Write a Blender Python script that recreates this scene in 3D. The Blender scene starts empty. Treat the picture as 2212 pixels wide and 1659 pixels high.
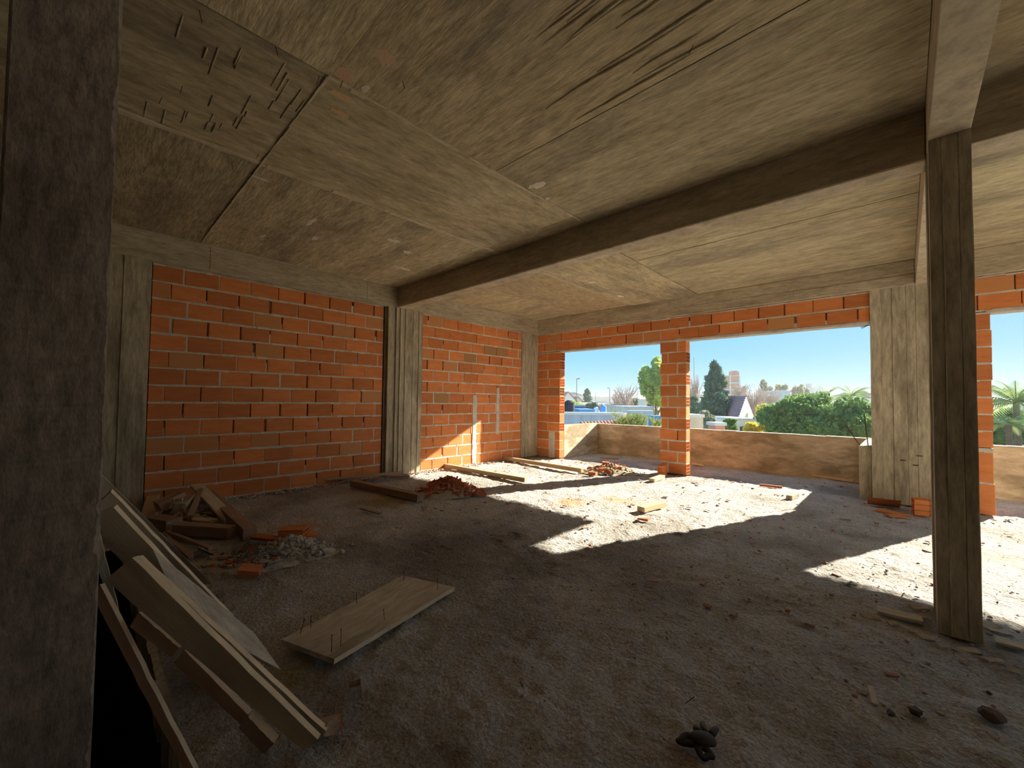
import bpy, bmesh, math, random
import numpy as np
from mathutils import Vector, Matrix
random.seed(7); np.random.seed(7)
S = bpy.context.scene
COL = S.collection
# ------------------------------------------------------------------ camera
FPX, PITCH, ROLL, YAW, CX, CY, EYE = 885.11, .03093, .01207, .76438, 1106.0, 837.44, 1.25
_f0 = Vector((-math.sin(YAW), math.cos(YAW), 0)); _r0 = Vector((math.cos(YAW), math.sin(YAW), 0)); _u0 = Vector((0, 0, 1))
FW = _f0*math.cos(PITCH) + _u0*math.sin(PITCH); _u1 = _u0*math.cos(PITCH) - _f0*math.sin(PITCH)
RT = _r0*math.cos(ROLL) + _u1*math.sin(ROLL); UP = _u1*math.cos(ROLL) - _r0*math.sin(ROLL)
cam = bpy.data.cameras.new('camera'); co = bpy.data.objects.new('camera', cam); COL.objects.link(co)
cam.sensor_width = 36; cam.lens = FPX/2212*36; cam.shift_y = (CY-829.5)/2212; cam.clip_start = .02; cam.clip_end = 2000
M = Matrix((RT, UP, -FW)).transposed().to_4x4(); M.translation = Vector((0, 0, EYE)); co.matrix_world = M
S.camera = co
EY = Vector((0, 0, EYE))
def ray(u, v): return FW + RT*((u-CX)/FPX) - UP*((v-CY)/FPX)
def F(u, v, z=0.0):
    d = ray(u, v); return EY + d*((z-EYE)/d.z)
def D(u, v, dep): return EY + ray(u, v)*dep
# ------------------------------------------------------------------ world, sun, exposure
S.view_settings.view_transform = 'Standard'; S.view_settings.look = 'None'; S.view_settings.gamma = 1
S.view_settings.use_curve_mapping = False; S.view_settings.exposure = 2.25
S.cycles.use_denoising = True; S.cycles.max_bounces = 16; S.cycles.diffuse_bounces = 10
S.cycles.sample_clamp_indirect = 6
SKY_STR = 0.225; SUN_STR = 4.1
sun_az = math.atan(.38)
SUNDIR = Vector((math.sin(sun_az), math.cos(sun_az), .51*math.cos(sun_az))).normalized()
W = bpy.data.worlds.new('sky'); S.world = W; W.use_nodes = True
nt = W.node_tree; nt.nodes.clear()
def N(t, ty, **k):
    n = t.nodes.new(ty)
    for a, b in k.items(): setattr(n, a, b)
    return n
wo = N(nt, 'ShaderNodeOutputWorld'); bg = N(nt, 'ShaderNodeBackground'); bg.inputs[1].default_value = SKY_STR
tc = N(nt, 'ShaderNodeTexCoord'); sx = N(nt, 'ShaderNodeSeparateXYZ'); rp = N(nt, 'ShaderNodeValToRGB')
nt.links.new(tc.outputs['Generated'], sx.inputs[0]); nt.links.new(sx.outputs[2], rp.inputs[0])
cr = rp.color_ramp
cr.elements[0].position = 0.0; cr.elements[0].color = (.72, .88, .94, 1)
cr.elements[1].position = 1.0; cr.elements[1].color = (.16, .42, .85, 1)
for p, c in ((.04, (.48, .79, .96, 1)), (.10, (.33, .70, .97, 1)), (.2, (.22, .61, .97, 1))):
    e = cr.elements.new(p); e.color = c
dp = N(nt, 'ShaderNodeVectorMath', operation='DOT_PRODUCT'); dp.inputs[1].default_value = Vector((SUNDIR.x, SUNDIR.y, .12)).normalized()
nt.links.new(tc.outputs['Generated'], dp.inputs[0])
mr = N(nt, 'ShaderNodeMapRange'); mr.inputs[1].default_value = .72; mr.inputs[2].default_value = 1.0
nt.links.new(dp.outputs['Value'], mr.inputs[0])
mx = N(nt, 'ShaderNodeMix', data_type='RGBA'); mx.inputs[7].default_value = (.95, .98, 1.0, 1)
mm = N(nt, 'ShaderNodeMath', operation='MULTIPLY'); mm.inputs[1].default_value = .15
nt.links.new(mr.outputs[0], mm.inputs[0]); nt.links.new(mm.outputs[0], mx.inputs[0])
nt.links.new(rp.outputs[0], mx.inputs[6]); nt.links.new(mx.outputs[2], bg.inputs[0]); nt.links.new(bg.outputs[0], wo.inputs[0])
sl = bpy.data.lights.new('sun', 'SUN'); sl.energy = SUN_STR; sl.angle = math.radians(.6); sl.color = (1, .88, .68)
so = bpy.data.objects.new('sun', sl); COL.objects.link(so)
so.rotation_mode = 'QUATERNION'; so.rotation_quaternion = SUNDIR.to_track_quat('Z', 'Y'); so.location = (4, 12, 8)
# ------------------------------------------------------------------ materials
MATS = {}
def mat(name, col, col2=None, rough=.85, nscale=3.0, stretch=(1, 1, 1), bump=.25, bscale=30, bdist=.01, objrand=0, contrast=(.35, .65),
        stain=None, sscale=1.2, sth=(.55, .72), det=8, metal=0, col3=None, tcoord='Object', spec=.25, bstretch=None, trans=0, fine=None, light=None, lth=(.62, .72), lsc=2.0, spots=()):
    if name in MATS: return MATS[name]
    m = bpy.data.materials.new(name); m.use_nodes = True; t = m.node_tree
    b = t.nodes['Principled BSDF']; b.inputs['Roughness'].default_value = rough; b.inputs['Metallic'].default_value = metal
    b.inputs['Specular IOR Level'].default_value = spec
    L = t.links.new
    tc = N(t, 'ShaderNodeTexCoord'); mp = N(t, 'ShaderNodeMapping'); mp.inputs['Scale'].default_value = stretch
    L(tc.outputs[tcoord], mp.inputs[0])
    vec = mp.outputs[0]
    oi = None
    if objrand is not None:
        oi = N(t, 'ShaderNodeObjectInfo'); va = N(t, 'ShaderNodeVectorMath', operation='ADD')
        vs = N(t, 'ShaderNodeVectorMath', operation='SCALE'); vs.inputs[0].default_value = (37, 71, 53); L(oi.outputs['Random'], vs.inputs['Scale'])
        L(vec, va.inputs[0]); L(vs.outputs[0], va.inputs[1]); vec = va.outputs[0]
    c2 = col2 or tuple(x*.7 for x in col)
    no = N(t, 'ShaderNodeTexNoise'); no.inputs['Scale'].default_value = nscale; no.inputs['Detail'].default_value = det; no.inputs['Roughness'].default_value = .65
    L(vec, no.inputs['Vector'])
    r = N(t, 'ShaderNodeMapRange'); r.inputs[1].default_value = contrast[0]; r.inputs[2].default_value = contrast[1]; L(no.outputs[0], r.inputs[0])
    x = N(t, 'ShaderNodeMix', data_type='RGBA'); x.inputs[6].default_value = (*col, 1); x.inputs[7].default_value = (*c2, 1); L(r.outputs[0], x.inputs[0])
    out = x.outputs[2]
    if objrand:
        r2 = N(t, 'ShaderNodeMapRange'); r2.inputs[1].default_value = 1-objrand; r2.inputs[2].default_value = 1; L(oi.outputs['Random'], r2.inputs[0])
        y = N(t, 'ShaderNodeMix', data_type='RGBA'); y.inputs[7].default_value = (*(col3 or c2), 1); L(out, y.inputs[6]); L(r2.outputs[0], y.inputs[0]); out = y.outputs[2]
        hv = N(t, 'ShaderNodeHueSaturation'); m2 = N(t, 'ShaderNodeMapRange'); m2.inputs[3].default_value = .82; m2.inputs[4].default_value = 1.15
        ml = N(t, 'ShaderNodeMath', operation='MULTIPLY'); ml.inputs[1].default_value = 7.13; fr = N(t, 'ShaderNodeMath', operation='FRACT')
        L(oi.outputs['Random'], ml.inputs[0]); L(ml.outputs[0], fr.inputs[0]); L(fr.outputs[0], m2.inputs[0]); L(m2.outputs[0], hv.inputs['Value']); L(out, hv.inputs['Color']); out = hv.outputs[0]
    if stain:
        n3 = N(t, 'ShaderNodeTexNoise'); n3.inputs['Scale'].default_value = sscale; n3.inputs['Detail'].default_value = 6
        L(vec, n3.inputs['Vector'])
        r3 = N(t, 'ShaderNodeMapRange'); r3.inputs[1].default_value = sth[0]; r3.inputs[2].default_value = sth[1]; L(n3.outputs[0], r3.inputs[0])
        y = N(t, 'ShaderNodeMix', data_type='RGBA'); y.inputs[7].default_value = (*stain, 1); L(out, y.inputs[6]); L(r3.outputs[0], y.inputs[0]); out = y.outputs[2]
    if light:      # pale lime bloom / scuffed patches
        n4 = N(t, 'ShaderNodeTexNoise'); n4.inputs['Scale'].default_value = lsc; n4.inputs['Detail'].default_value = 7; n4.inputs['Roughness'].default_value = .7; n4.inputs['Distortion'].default_value = .6
        va4 = N(t, 'ShaderNodeVectorMath', operation='ADD'); va4.inputs[1].default_value = (9, 4, 7); L(vec, va4.inputs[0]); L(va4.outputs[0], n4.inputs['Vector'])
        r4 = N(t, 'ShaderNodeMapRange'); r4.inputs[1].default_value = lth[0]; r4.inputs[2].default_value = lth[1]; r4.inputs[4].default_value = .75; L(n4.outputs[0], r4.inputs[0])
        y = N(t, 'ShaderNodeMix', data_type='RGBA'); y.inputs[7].default_value = (*light, 1); L(out, y.inputs[6]); L(r4.outputs[0], y.inputs[0]); out = y.outputs[2]
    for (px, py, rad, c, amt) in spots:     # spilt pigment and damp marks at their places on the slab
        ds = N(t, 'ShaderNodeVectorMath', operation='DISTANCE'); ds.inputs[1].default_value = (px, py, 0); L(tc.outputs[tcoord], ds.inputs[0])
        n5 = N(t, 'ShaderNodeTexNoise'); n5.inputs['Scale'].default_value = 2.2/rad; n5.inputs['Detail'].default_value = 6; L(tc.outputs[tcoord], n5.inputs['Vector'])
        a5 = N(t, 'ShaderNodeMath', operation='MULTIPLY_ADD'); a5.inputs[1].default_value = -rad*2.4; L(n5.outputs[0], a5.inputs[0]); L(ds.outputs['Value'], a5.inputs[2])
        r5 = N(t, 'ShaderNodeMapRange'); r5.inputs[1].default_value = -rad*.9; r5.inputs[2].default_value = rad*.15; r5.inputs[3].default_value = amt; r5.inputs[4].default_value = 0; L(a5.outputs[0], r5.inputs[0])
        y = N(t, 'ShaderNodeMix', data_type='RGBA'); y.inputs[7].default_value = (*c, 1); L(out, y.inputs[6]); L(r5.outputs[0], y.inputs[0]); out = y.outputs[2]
    if fine:
        n6 = N(t, 'ShaderNodeTexNoise'); n6.inputs['Scale'].default_value = fine[0]; n6.inputs['Detail'].default_value = 5; n6.inputs['Roughness'].default_value = .75; L(vec, n6.inputs['Vector'])
        r6 = N(t, 'ShaderNodeMapRange'); r6.inputs[1].default_value = .35; r6.inputs[2].default_value = .65; r6.inputs[3].default_value = 1-fine[1]; r6.inputs[4].default_value = 1+fine[1]*.5; L(n6.outputs[0], r6.inputs[0])
        h6 = N(t, 'ShaderNodeHueSaturation'); L(r6.outputs[0], h6.inputs['Value']); L(out, h6.inputs['Color']); out = h6.outputs['Color']
    L(out, b.inputs['Base Color'])
    if bump:
        bn = N(t, 'ShaderNodeTexNoise'); bn.inputs['Scale'].default_value = bscale; bn.inputs['Detail'].default_value = 6; bn.inputs['Roughness'].default_value = .6
        if bstretch:
            mp2 = N(t, 'ShaderNodeMapping'); mp2.inputs['Scale'].default_value = bstretch; L(tc.outputs[tcoord], mp2.inputs[0]); L(mp2.outputs[0], bn.inputs['Vector'])
        else: L(vec, bn.inputs['Vector'])
        bp = N(t, 'ShaderNodeBump'); bp.inputs['Strength'].default_value = bump; bp.inputs['Distance'].default_value = bdist
        L(bn.outputs[0], bp.inputs['Height']); L(bp.outputs[0], b.inputs['Normal'])
    if trans:
        tr = N(t, 'ShaderNodeBsdfTranslucent'); ms = N(t, 'ShaderNodeMixShader'); ms.inputs[0].default_value = trans
        L(out, tr.inputs[0]); L(b.outputs[0], ms.inputs[1]); L(tr.outputs[0], ms.inputs[2]); L(ms.outputs[0], t.nodes['Material Output'].inputs[0])
    MATS[name] = m; return m
CONC = (.60, .525, .345); CONC2 = (.47, .405, .255)
m_ceilA = mat('ceiling_concrete_long', CONC, CONC2, nscale=3.2, stretch=(1.6, .45, 1), contrast=(.40, .60), bump=.55, bscale=9, bdist=.02, bstretch=(4, .7, 1), stain=(.36, .31, .22), sscale=1.3, sth=(.5, .64), fine=(14, .35), light=(.74, .66, .48), lsc=1.6, lth=(.60, .74), objrand=.3, col3=(.42, .33, .20))
m_ceilB = mat('ceiling_concrete_cross', CONC, CONC2, nscale=3.2, stretch=(.45, 1.6, 1), contrast=(.40, .60), bump=.55, bscale=9, bdist=.02, bstretch=(.7, 4, 1), stain=(.36, .31, .22), sscale=1.3, sth=(.5, .64), fine=(14, .35), light=(.74, .66, .48), lsc=1.6, lth=(.60, .74), objrand=.3, col3=(.42, .33, .20))
m_beam = mat('beam_concrete', (.58, .50, .37), (.44, .37, .26), nscale=2, stretch=(.6, .6, 3), bump=.5, bscale=9, bdist=.01, bstretch=(.7, .7, 8), stain=(.33, .28, .19), sscale=1.5, fine=(12, .3), light=(.72, .64, .48), lth=(.6, .72))
m_beamdark = m_beam
m_col = mat('column_concrete', (.60, .53, .40), (.44, .385, .28), nscale=2.5, stretch=(2.5, 2.5, .45), bump=.6, bscale=12, bdist=.01, bstretch=(3, 3, .4), stain=(.34, .29, .21), sscale=1.6, sth=(.5, .66), fine=(12, .35))
m_coldark = m_col
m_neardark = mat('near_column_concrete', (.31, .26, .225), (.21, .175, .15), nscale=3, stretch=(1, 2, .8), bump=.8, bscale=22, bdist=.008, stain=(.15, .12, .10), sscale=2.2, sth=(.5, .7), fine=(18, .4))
m_parapet = mat('parapet_render', (.66, .575, .43), (.50, .42, .29), nscale=3.5, contrast=(.4, .6), stretch=(.6, .6, 1.6), bump=.5, bscale=16, bdist=.008, stain=(.40, .33, .22), sscale=2.0, sth=(.50, .60), fine=(10, .25), light=(.74, .64, .50), lth=(.58, .68))
def _sp(u, v, r, c, a): p = F(u, v); return (p.x, p.y, r, c, a)
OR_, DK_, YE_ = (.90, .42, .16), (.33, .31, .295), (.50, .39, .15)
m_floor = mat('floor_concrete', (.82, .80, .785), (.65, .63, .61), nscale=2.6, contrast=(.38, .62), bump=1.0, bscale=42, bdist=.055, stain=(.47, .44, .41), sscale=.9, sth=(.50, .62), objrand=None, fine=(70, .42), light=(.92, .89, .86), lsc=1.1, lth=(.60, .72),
    spots=[_sp(1235, 1083, .22, OR_, .8), _sp(1340, 1078, .25, OR_, .55), _sp(2140, 1200, .3, (.85, .5, .2), .4), _sp(655, 1135, .25, OR_, .4), _sp(840, 1078, .30, YE_, .8), _sp(640, 1450, .12, YE_, .75),
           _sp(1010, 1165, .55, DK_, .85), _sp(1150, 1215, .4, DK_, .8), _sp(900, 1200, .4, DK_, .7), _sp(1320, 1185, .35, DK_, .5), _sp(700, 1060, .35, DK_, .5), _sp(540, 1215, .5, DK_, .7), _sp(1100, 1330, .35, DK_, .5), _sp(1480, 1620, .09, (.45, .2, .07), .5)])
m_mortar = mat('mortar', (.70, .65, .58), (.54, .50, .44), nscale=8, bump=.8, bscale=40, bdist=.01, objrand=None)
m_brick = mat('hollow_brick', (.72, .26, .09), (.62, .205, .065), nscale=4, stretch=(1, 1, 4), bump=.35, bscale=30, bdist=.004, bstretch=(1, 1, 9), objrand=.13, col3=(.50, .26, .11), rough=.75)
m_brickd = mat('brick_shard', (.66, .22, .09), (.48, .17, .09), nscale=8, bump=.4, bscale=40, objrand=.2)
m_brickdust = mat('dusty_brick', (.50, .22, .15), (.42, .29, .22), nscale=9, bump=.5, bscale=40, objrand=.2)
m_wood = mat('weathered_board', (.68, .60, .45), (.50, .43, .31), nscale=2.5, stretch=(.5, 3, 3), bump=.4, bscale=14, bdist=.004, bstretch=(.6, 8, 8), stain=(.24, .19, .13), sscale=2.2, objrand=.2, col3=(.44, .36, .25))
m_woodgrey = mat('grey_formwork_board', (.66, .61, .52), (.52, .47, .39), nscale=2.5, stretch=(.5, 2, 2), bump=.3, bscale=14, bdist=.003, bstretch=(.8, 6, 6), stain=(.33, .29, .23), sscale=2.6, fine=(12, .3))
m_woodbrown = mat('brown_timber', (.46, .33, .25), (.33, .22, .16), nscale=3, stretch=(.5, 3, 3), bump=.4, bscale=14, bdist=.004, bstretch=(.6, 8, 8), objrand=.2)
m_woodpale = mat('pale_pine_timber', (.72, .56, .36), (.58, .43, .26), nscale=3, stretch=(.4, 3, 3), bump=.3, bscale=14, bdist=.003, bstretch=(.6, 8, 8), objrand=.1)
m_edge = mat('sawn_edge', (.84, .73, .55), (.64, .54, .40), nscale=5, bump=.5, bscale=25)
m_rust = mat('rusty_steel', (.16, .075, .045), (.09, .05, .035), nscale=20, bump=.3, bscale=60, rough=.7, metal=.3)
m_rubble = mat('mortar_rubble', (.56, .55, .51), (.40, .38, .35), nscale=10, bump=.9, bscale=50, bdist=.01)
m_glove = mat('black_glove_fabric', (.085, .075, .075), (.04, .036, .038), nscale=12, bump=.6, bscale=60, bdist=.003, rough=.6)
m_paper = mat('crumpled_paper', (.42, .33, .25), (.30, .22, .16), nscale=6, bump=.6, bscale=18)
m_gravel = mat('tan_gravel', (.58, .51, .41), (.42, .36, .28), nscale=10, bump=.9, bscale=50, bdist=.01)
m_string = mat('orange_string', (.9, .16, .03), nscale=5, bump=0)
m_void = mat('shade_black_concrete', (.05, .045, .04), nscale=3, bump=.3)  # near-black concrete: shaft darkness put into the colour, also dims rear wall
# ------------------------------------------------------------------ mesh builder
class MB:
    def __init__(s): s.v = []; s.f = []; s.mi = []
    def add(s, vs, fs, mi=0):
        n = len(s.v); s.v += [tuple(p) for p in vs]; s.f += [tuple(i+n for i in f) for f in fs]; s.mi += [mi]*len(fs)
    def box(s, a, b, mi=0):
        x0, y0, z0 = a; x1, y1, z1 = b
        s.add([(x0,y0,z0),(x1,y0,z0),(x1,y1,z0),(x0,y1,z0),(x0,y0,z1),(x1,y0,z1),(x1,y1,z1),(x0,y1,z1)],
              [(0,3,2,1),(4,5,6,7),(0,1,5,4),(1,2,6,5),(2,3,7,6),(3,0,4,7)], mi)
    def obox(s, c, ax, ay, az, mi=0, jit=0):   # centre, half-axis vectors
        vs = []
        for k in (-1, 1):
            for i, j in ((-1,-1),(1,-1),(1,1),(-1,1)):
                p = Vector(c)+Vector(ax)*i+Vector(ay)*j+Vector(az)*k
                if jit: p += Vector((random.uniform(-jit, jit) for _ in range(3)))
                vs.append(p)
        s.add(vs, [(0,3,2,1),(4,5,6,7),(0,1,5,4),(1,2,6,5),(2,3,7,6),(3,0,4,7)], mi)
    def tube(s, pts, r, n=8, mi=0, r2=None, cap=True):
        pts = [Vector(p) for p in pts]; rings = []
        for i, p in enumerate(pts):
            d = (pts[min(i+1, len(pts)-1)]-pts[max(i-1, 0)]).normalized()
            a = d.orthogonal().normalized() if i == 0 else (a - d*a.dot(d)).normalized()
            b = d.cross(a); rr = r if r2 is None else r+(r2-r)*i/(len(pts)-1)
            rings.append([p+a*math.cos(2*math.pi*k/n)*rr+b*math.sin(2*math.pi*k/n)*rr for k in range(n)])
        vs = [q for R in rings for q in R]; fs = []
        for i in range(len(rings)-1):
            for k in range(n): fs.append((i*n+k, i*n+(k+1) % n, (i+1)*n+(k+1) % n, (i+1)*n+k))
        if cap: fs.append(tuple(reversed(range(n)))); fs.append(tuple((len(rings)-1)*n+k for k in range(n)))
        s.add(vs, fs, mi)
    def prism(s, poly, ext, mi=0):   # poly: ccw 3D points; ext: extrusion vector
        n = len(poly); e = Vector(ext); vs = [Vector(p) for p in poly]+[Vector(p)+e for p in poly]
        s.add(vs, [tuple(range(n)), tuple(reversed(range(n, 2*n)))]+[(i, i+n, (i+1) % n+n, (i+1) % n) for i in range(n)], mi)
    def lump(s, c, r, sq=(1, 1, 1), mi=0, j=.3, seg=6):
        vs = []; fs = []; rows = 4
        vs.append((0, 0, 1))
        for a in range(1, rows):
            th = math.pi*a/rows
            for k in range(seg): ph = 2*math.pi*(k+.5*(a % 2))/seg; vs.append((math.sin(th)*math.cos(ph), math.sin(th)*math.sin(ph), math.cos(th)))
        vs.append((0, 0, -1)); e = len(vs)-1
        for k in range(seg): fs.append((0, 1+k, 1+(k+1) % seg)); fs.append((e, e-seg+(k+1) % seg, e-seg+k))
        for a in range(rows-2):
            for k in range(seg):
                p = 1+a*seg+k; q = 1+a*seg+(k+1) % seg; fs.append((p, p+seg, q+seg, q))
        rz = random.random()*6
        out = []
        for v in vs:
            w = 1+random.uniform(-j, j); x, y, z = v[0]*w*r*sq[0], v[1]*w*r*sq[1], v[2]*w*r*sq[2]
            out.append((c[0]+x*math.cos(rz)-y*math.sin(rz), c[1]+x*math.sin(rz)+y*math.cos(rz), c[2]+z))
        s.add(out, fs, mi)
    def mesh(s, name, mats, smooth=False, fix=True, origin=None):
        me = bpy.data.meshes.new(name)
        vs = s.v if origin is None else [(p[0]-origin[0], p[1]-origin[1], p[2]-origin[2]) for p in s.v]
        me.from_pydata(vs, [], s.f)
        if not isinstance(mats, (list, tuple)): mats = [mats]
        for m in mats: me.materials.append(m)
        if len(mats) > 1: me.polygons.foreach_set('material_index', s.mi)
        if fix and len(s.f) < 60000:
            bm = bmesh.new(); bm.from_mesh(me); bmesh.ops.recalc_face_normals(bm, faces=bm.faces); bm.to_mesh(me); bm.free()
        if smooth: me.polygons.foreach_set('use_smooth', [True]*len(me.polygons))
        me.update(); return me
    def build(s, name, mats, parent=None, smooth=False, origin=None, bevel=0):
        me = s.mesh(name, mats, smooth, origin=origin); o = bpy.data.objects.new(name, me); COL.objects.link(o)
        if origin is not None: o.location = origin
        if parent is not None: o.parent = parent
        if bevel:
            b = o.modifiers.new('b', 'BEVEL'); b.width = bevel; b.segments = 1; b.limit_method = 'ANGLE'
        return o
def tag(o, label=None, cat=None, group=None, kind=None):
    if label: o['label'] = label
    if cat: o['category'] = cat
    if group: o['group'] = group
    if kind: o['kind'] = kind
    return o
def empty(name, loc=(0, 0, 0), rz=0):
    o = bpy.data.objects.new(name, None); COL.objects.link(o); o.location = loc; o.rotation_euler = (0, 0, rz); return o
# ------------------------------------------------------------------ plan dimensions (metres)
XL, ZB, ZC, ZL = -6.09, 2.761, 3.079, 2.325
Y0, Y1, Y2, Y3, YW, YO = .479, 3.332, 4.036, 6.637, 7.18, 7.35
J1, P1, P2, C1 = -5.435, -3.182, -2.721, -.322
YP, ZP = 8.724, .70
XR, YB, XT, YT = 3.0, -3.0, 6.6, 3.6      # roofed right edge, rear; right edge and rear of added unseen terrace
HOLE = (-4.7, -1.0, -2.4, .27)    # x0 x1 y0 y1
# ------------------------------------------------------------------ floor
def vnoise(x, y, sc, seed):
    rs = np.random.RandomState(seed); g = rs.rand(256, 256)
    X = x*sc+100; Y = y*sc+100; i = np.floor(X).astype(int); j = np.floor(Y).astype(int); fx = X-i; fy = Y-j
    fx = fx*fx*(3-2*fx); fy = fy*fy*(3-2*fy); i %= 255; j %= 255
    return (g[i, j]*(1-fx)*(1-fy)+g[i+1, j]*fx*(1-fy)+g[i, j+1]*(1-fx)*fy+g[i+1, j+1]*fx*fy)-.5
def floor_h(x, y):
    h = vnoise(x, y, .8, 1)*.02+vnoise(x, y, 2.3, 2)*.014+vnoise(x, y, 6, 3)*.012-np.abs(vnoise(x, y, 13, 4))*.020+vnoise(x, y, 27, 5)*.014+.005
    m = np.clip((vnoise(x, y, .7, 9)+.1)*4, 0, 1); h -= m*np.abs(vnoise(x+y*.3, y*.4, 9, 10))*.03
    h += np.clip(vnoise(x, y, 9, 6)-.18, 0, 1)*.06*np.clip(vnoise(x, y, .9, 8)+.35, 0, 1)
    return h-.012
def build_floor():
    xs = np.concatenate([np.arange(XL-.1, -3.2, .035), np.arange(-3.2, 1.6, .022), np.arange(1.6, XT+.15, .08)])
    ys = np.concatenate([np.arange(YB, -.1, .08), np.arange(-.1, 4.5, .022), np.arange(4.5, YP+.05, .035)])
    ys = np.sort(np.unique(np.append(ys, [HOLE[3]]))); xs = np.sort(np.unique(np.append(xs, [HOLE[0], HOLE[1]])))
    X, Y = np.meshgrid(xs, ys, indexing='ij'); Z = floor_h(X, Y)
    nx, ny = X.shape
    co_ = np.stack([X, Y, Z], -1).reshape(-1, 3)
    I, J = np.meshgrid(np.arange(nx-1), np.arange(ny-1), indexing='ij')
    cx = (X[:-1, :-1]+X[1:, 1:])/2; cy = (Y[:-1, :-1]+Y[1:, 1:])/2
    keep = ~((cx > HOLE[0]) & (cx < HOLE[1]) & (cy > HOLE[2]) & (cy < HOLE[3]))
    a = (I*ny+J)[keep]; fs = np.stack([a, a+ny, a+ny+1, a+1], -1)
    me = bpy.data.meshes.new('floor'); me.vertices.add(len(co_)); me.vertices.foreach_set('co', co_.ravel())
    me.loops.add(fs.size); me.loops.foreach_set('vertex_index', fs.ravel()); me.polygons.add(len(fs))
    me.polygons.foreach_set('loop_start', np.arange(len(fs))*4); me.polygons.foreach_set('use_smooth', [True]*len(fs))
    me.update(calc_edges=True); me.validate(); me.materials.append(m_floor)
    o = bpy.data.objects.new('floor', me); COL.objects.link(o); tag(o, 'rough bare concrete slab with dust, trowel marks and a dark stair opening', kind='structure')
    hx0, hx1, hy0, hy1 = HOLE
    s = MB()     # slab edge round the opening, worn pale
    xx = hx0
    while xx < hx1:
        x2 = min(xx+random.uniform(.06, .16), hx1); s.box((xx, hy1-.004-random.random()*.012, -.2), (x2, hy1+.02, -.006-random.random()*.012)); xx = x2
    s.build('slab_edge', m_col, o)
    s = MB()
    s.box((hx0-.15, hy0-.15, -3), (hx0, hy1+.15, -.03)); s.box((hx1, hy0-.15, -3), (hx1+.15, hy1+.15, -.03))
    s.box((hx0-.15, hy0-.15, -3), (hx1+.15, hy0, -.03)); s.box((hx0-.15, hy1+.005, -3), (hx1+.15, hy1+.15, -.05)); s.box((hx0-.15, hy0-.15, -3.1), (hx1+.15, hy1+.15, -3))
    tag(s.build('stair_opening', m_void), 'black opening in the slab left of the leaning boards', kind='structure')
    return o
floor = build_floor()
# subfloor mass under the slab
s = MB(); s.box((XL-.2, HOLE[3]+.16, -.35), (XT+.2, YP+.15, -.06)); s.box((HOLE[1]+.16, YB, -.35), (XR+.2, HOLE[3]+.15, -.06))
s.build('slab_mass', m_parapet, floor)
# ------------------------------------------------------------------ bricks
BM_ = {}
def brick_mesh(L, Hh, Tt, kind=0):
    """brick running along local x, face on -y, centred; kind 1: hollow cells open on +x end, kind 2 on both"""
    L = round(L, 2); key = (L, round(Hh, 3), Tt, kind)
    if key in BM_: return BM_[key]
    s = MB(); hx, hz, c = L/2, Hh/2, .004
    y0, y1 = 0.0, Tt
    def rr(): return random.uniform(-.0015, .0015)
    vs = []
    for (dx, dz, y) in ((hx, hz, y1), (hx, hz, y0+c), (hx-c, hz-c, y0)):
        vs += [(-dx+rr(), y, -dz+rr()), (dx+rr(), y, -dz+rr()), (dx+rr(), y, dz+rr()), (-dx+rr(), y, dz+rr())]
    fs = [(0, 1, 2, 3), (11, 10, 9, 8)]
    for a in (0, 4):
        for k in range(4):
            if a == 0 and k == 1 and kind: continue
            fs.append((a+k, a+4+k, a+4+(k+1) % 4, a+(k+1) % 4))
    s.add(vs, fs)
    if kind:      # web of cells on the +x end, 2-3 across, 3 high
        ny = 3; nz = 3; w = .009; x0 = hx-.05; x1 = hx
        ya, yb = y0+.002, y1
        for i in range(ny+1):
            yy = ya+(yb-ya-w)*i/ny; s.box((x0, yy, -hz), (x1, yy+w, hz))
        for i in range(nz+1):
            zz = -hz+(2*hz-w)*i/nz; s.box((x0, ya, zz), (x1, yb, zz+w))
        s.box((x0-.002, ya, -hz), (x0, yb, hz))
    me = s.mesh('brick', m_brick); BM_[key] = me; return me
def put_brick(me, loc, rz, parent, tilt=.004):
    o = bpy.data.objects.new('brick', me); COL.objects.link(o); o.parent = parent; o.location = loc
    o.rotation_euler = (random.uniform(-tilt, tilt), random.uniform(-tilt, tilt)*.8, rz+random.uniform(-tilt, tilt)); return o
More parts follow.
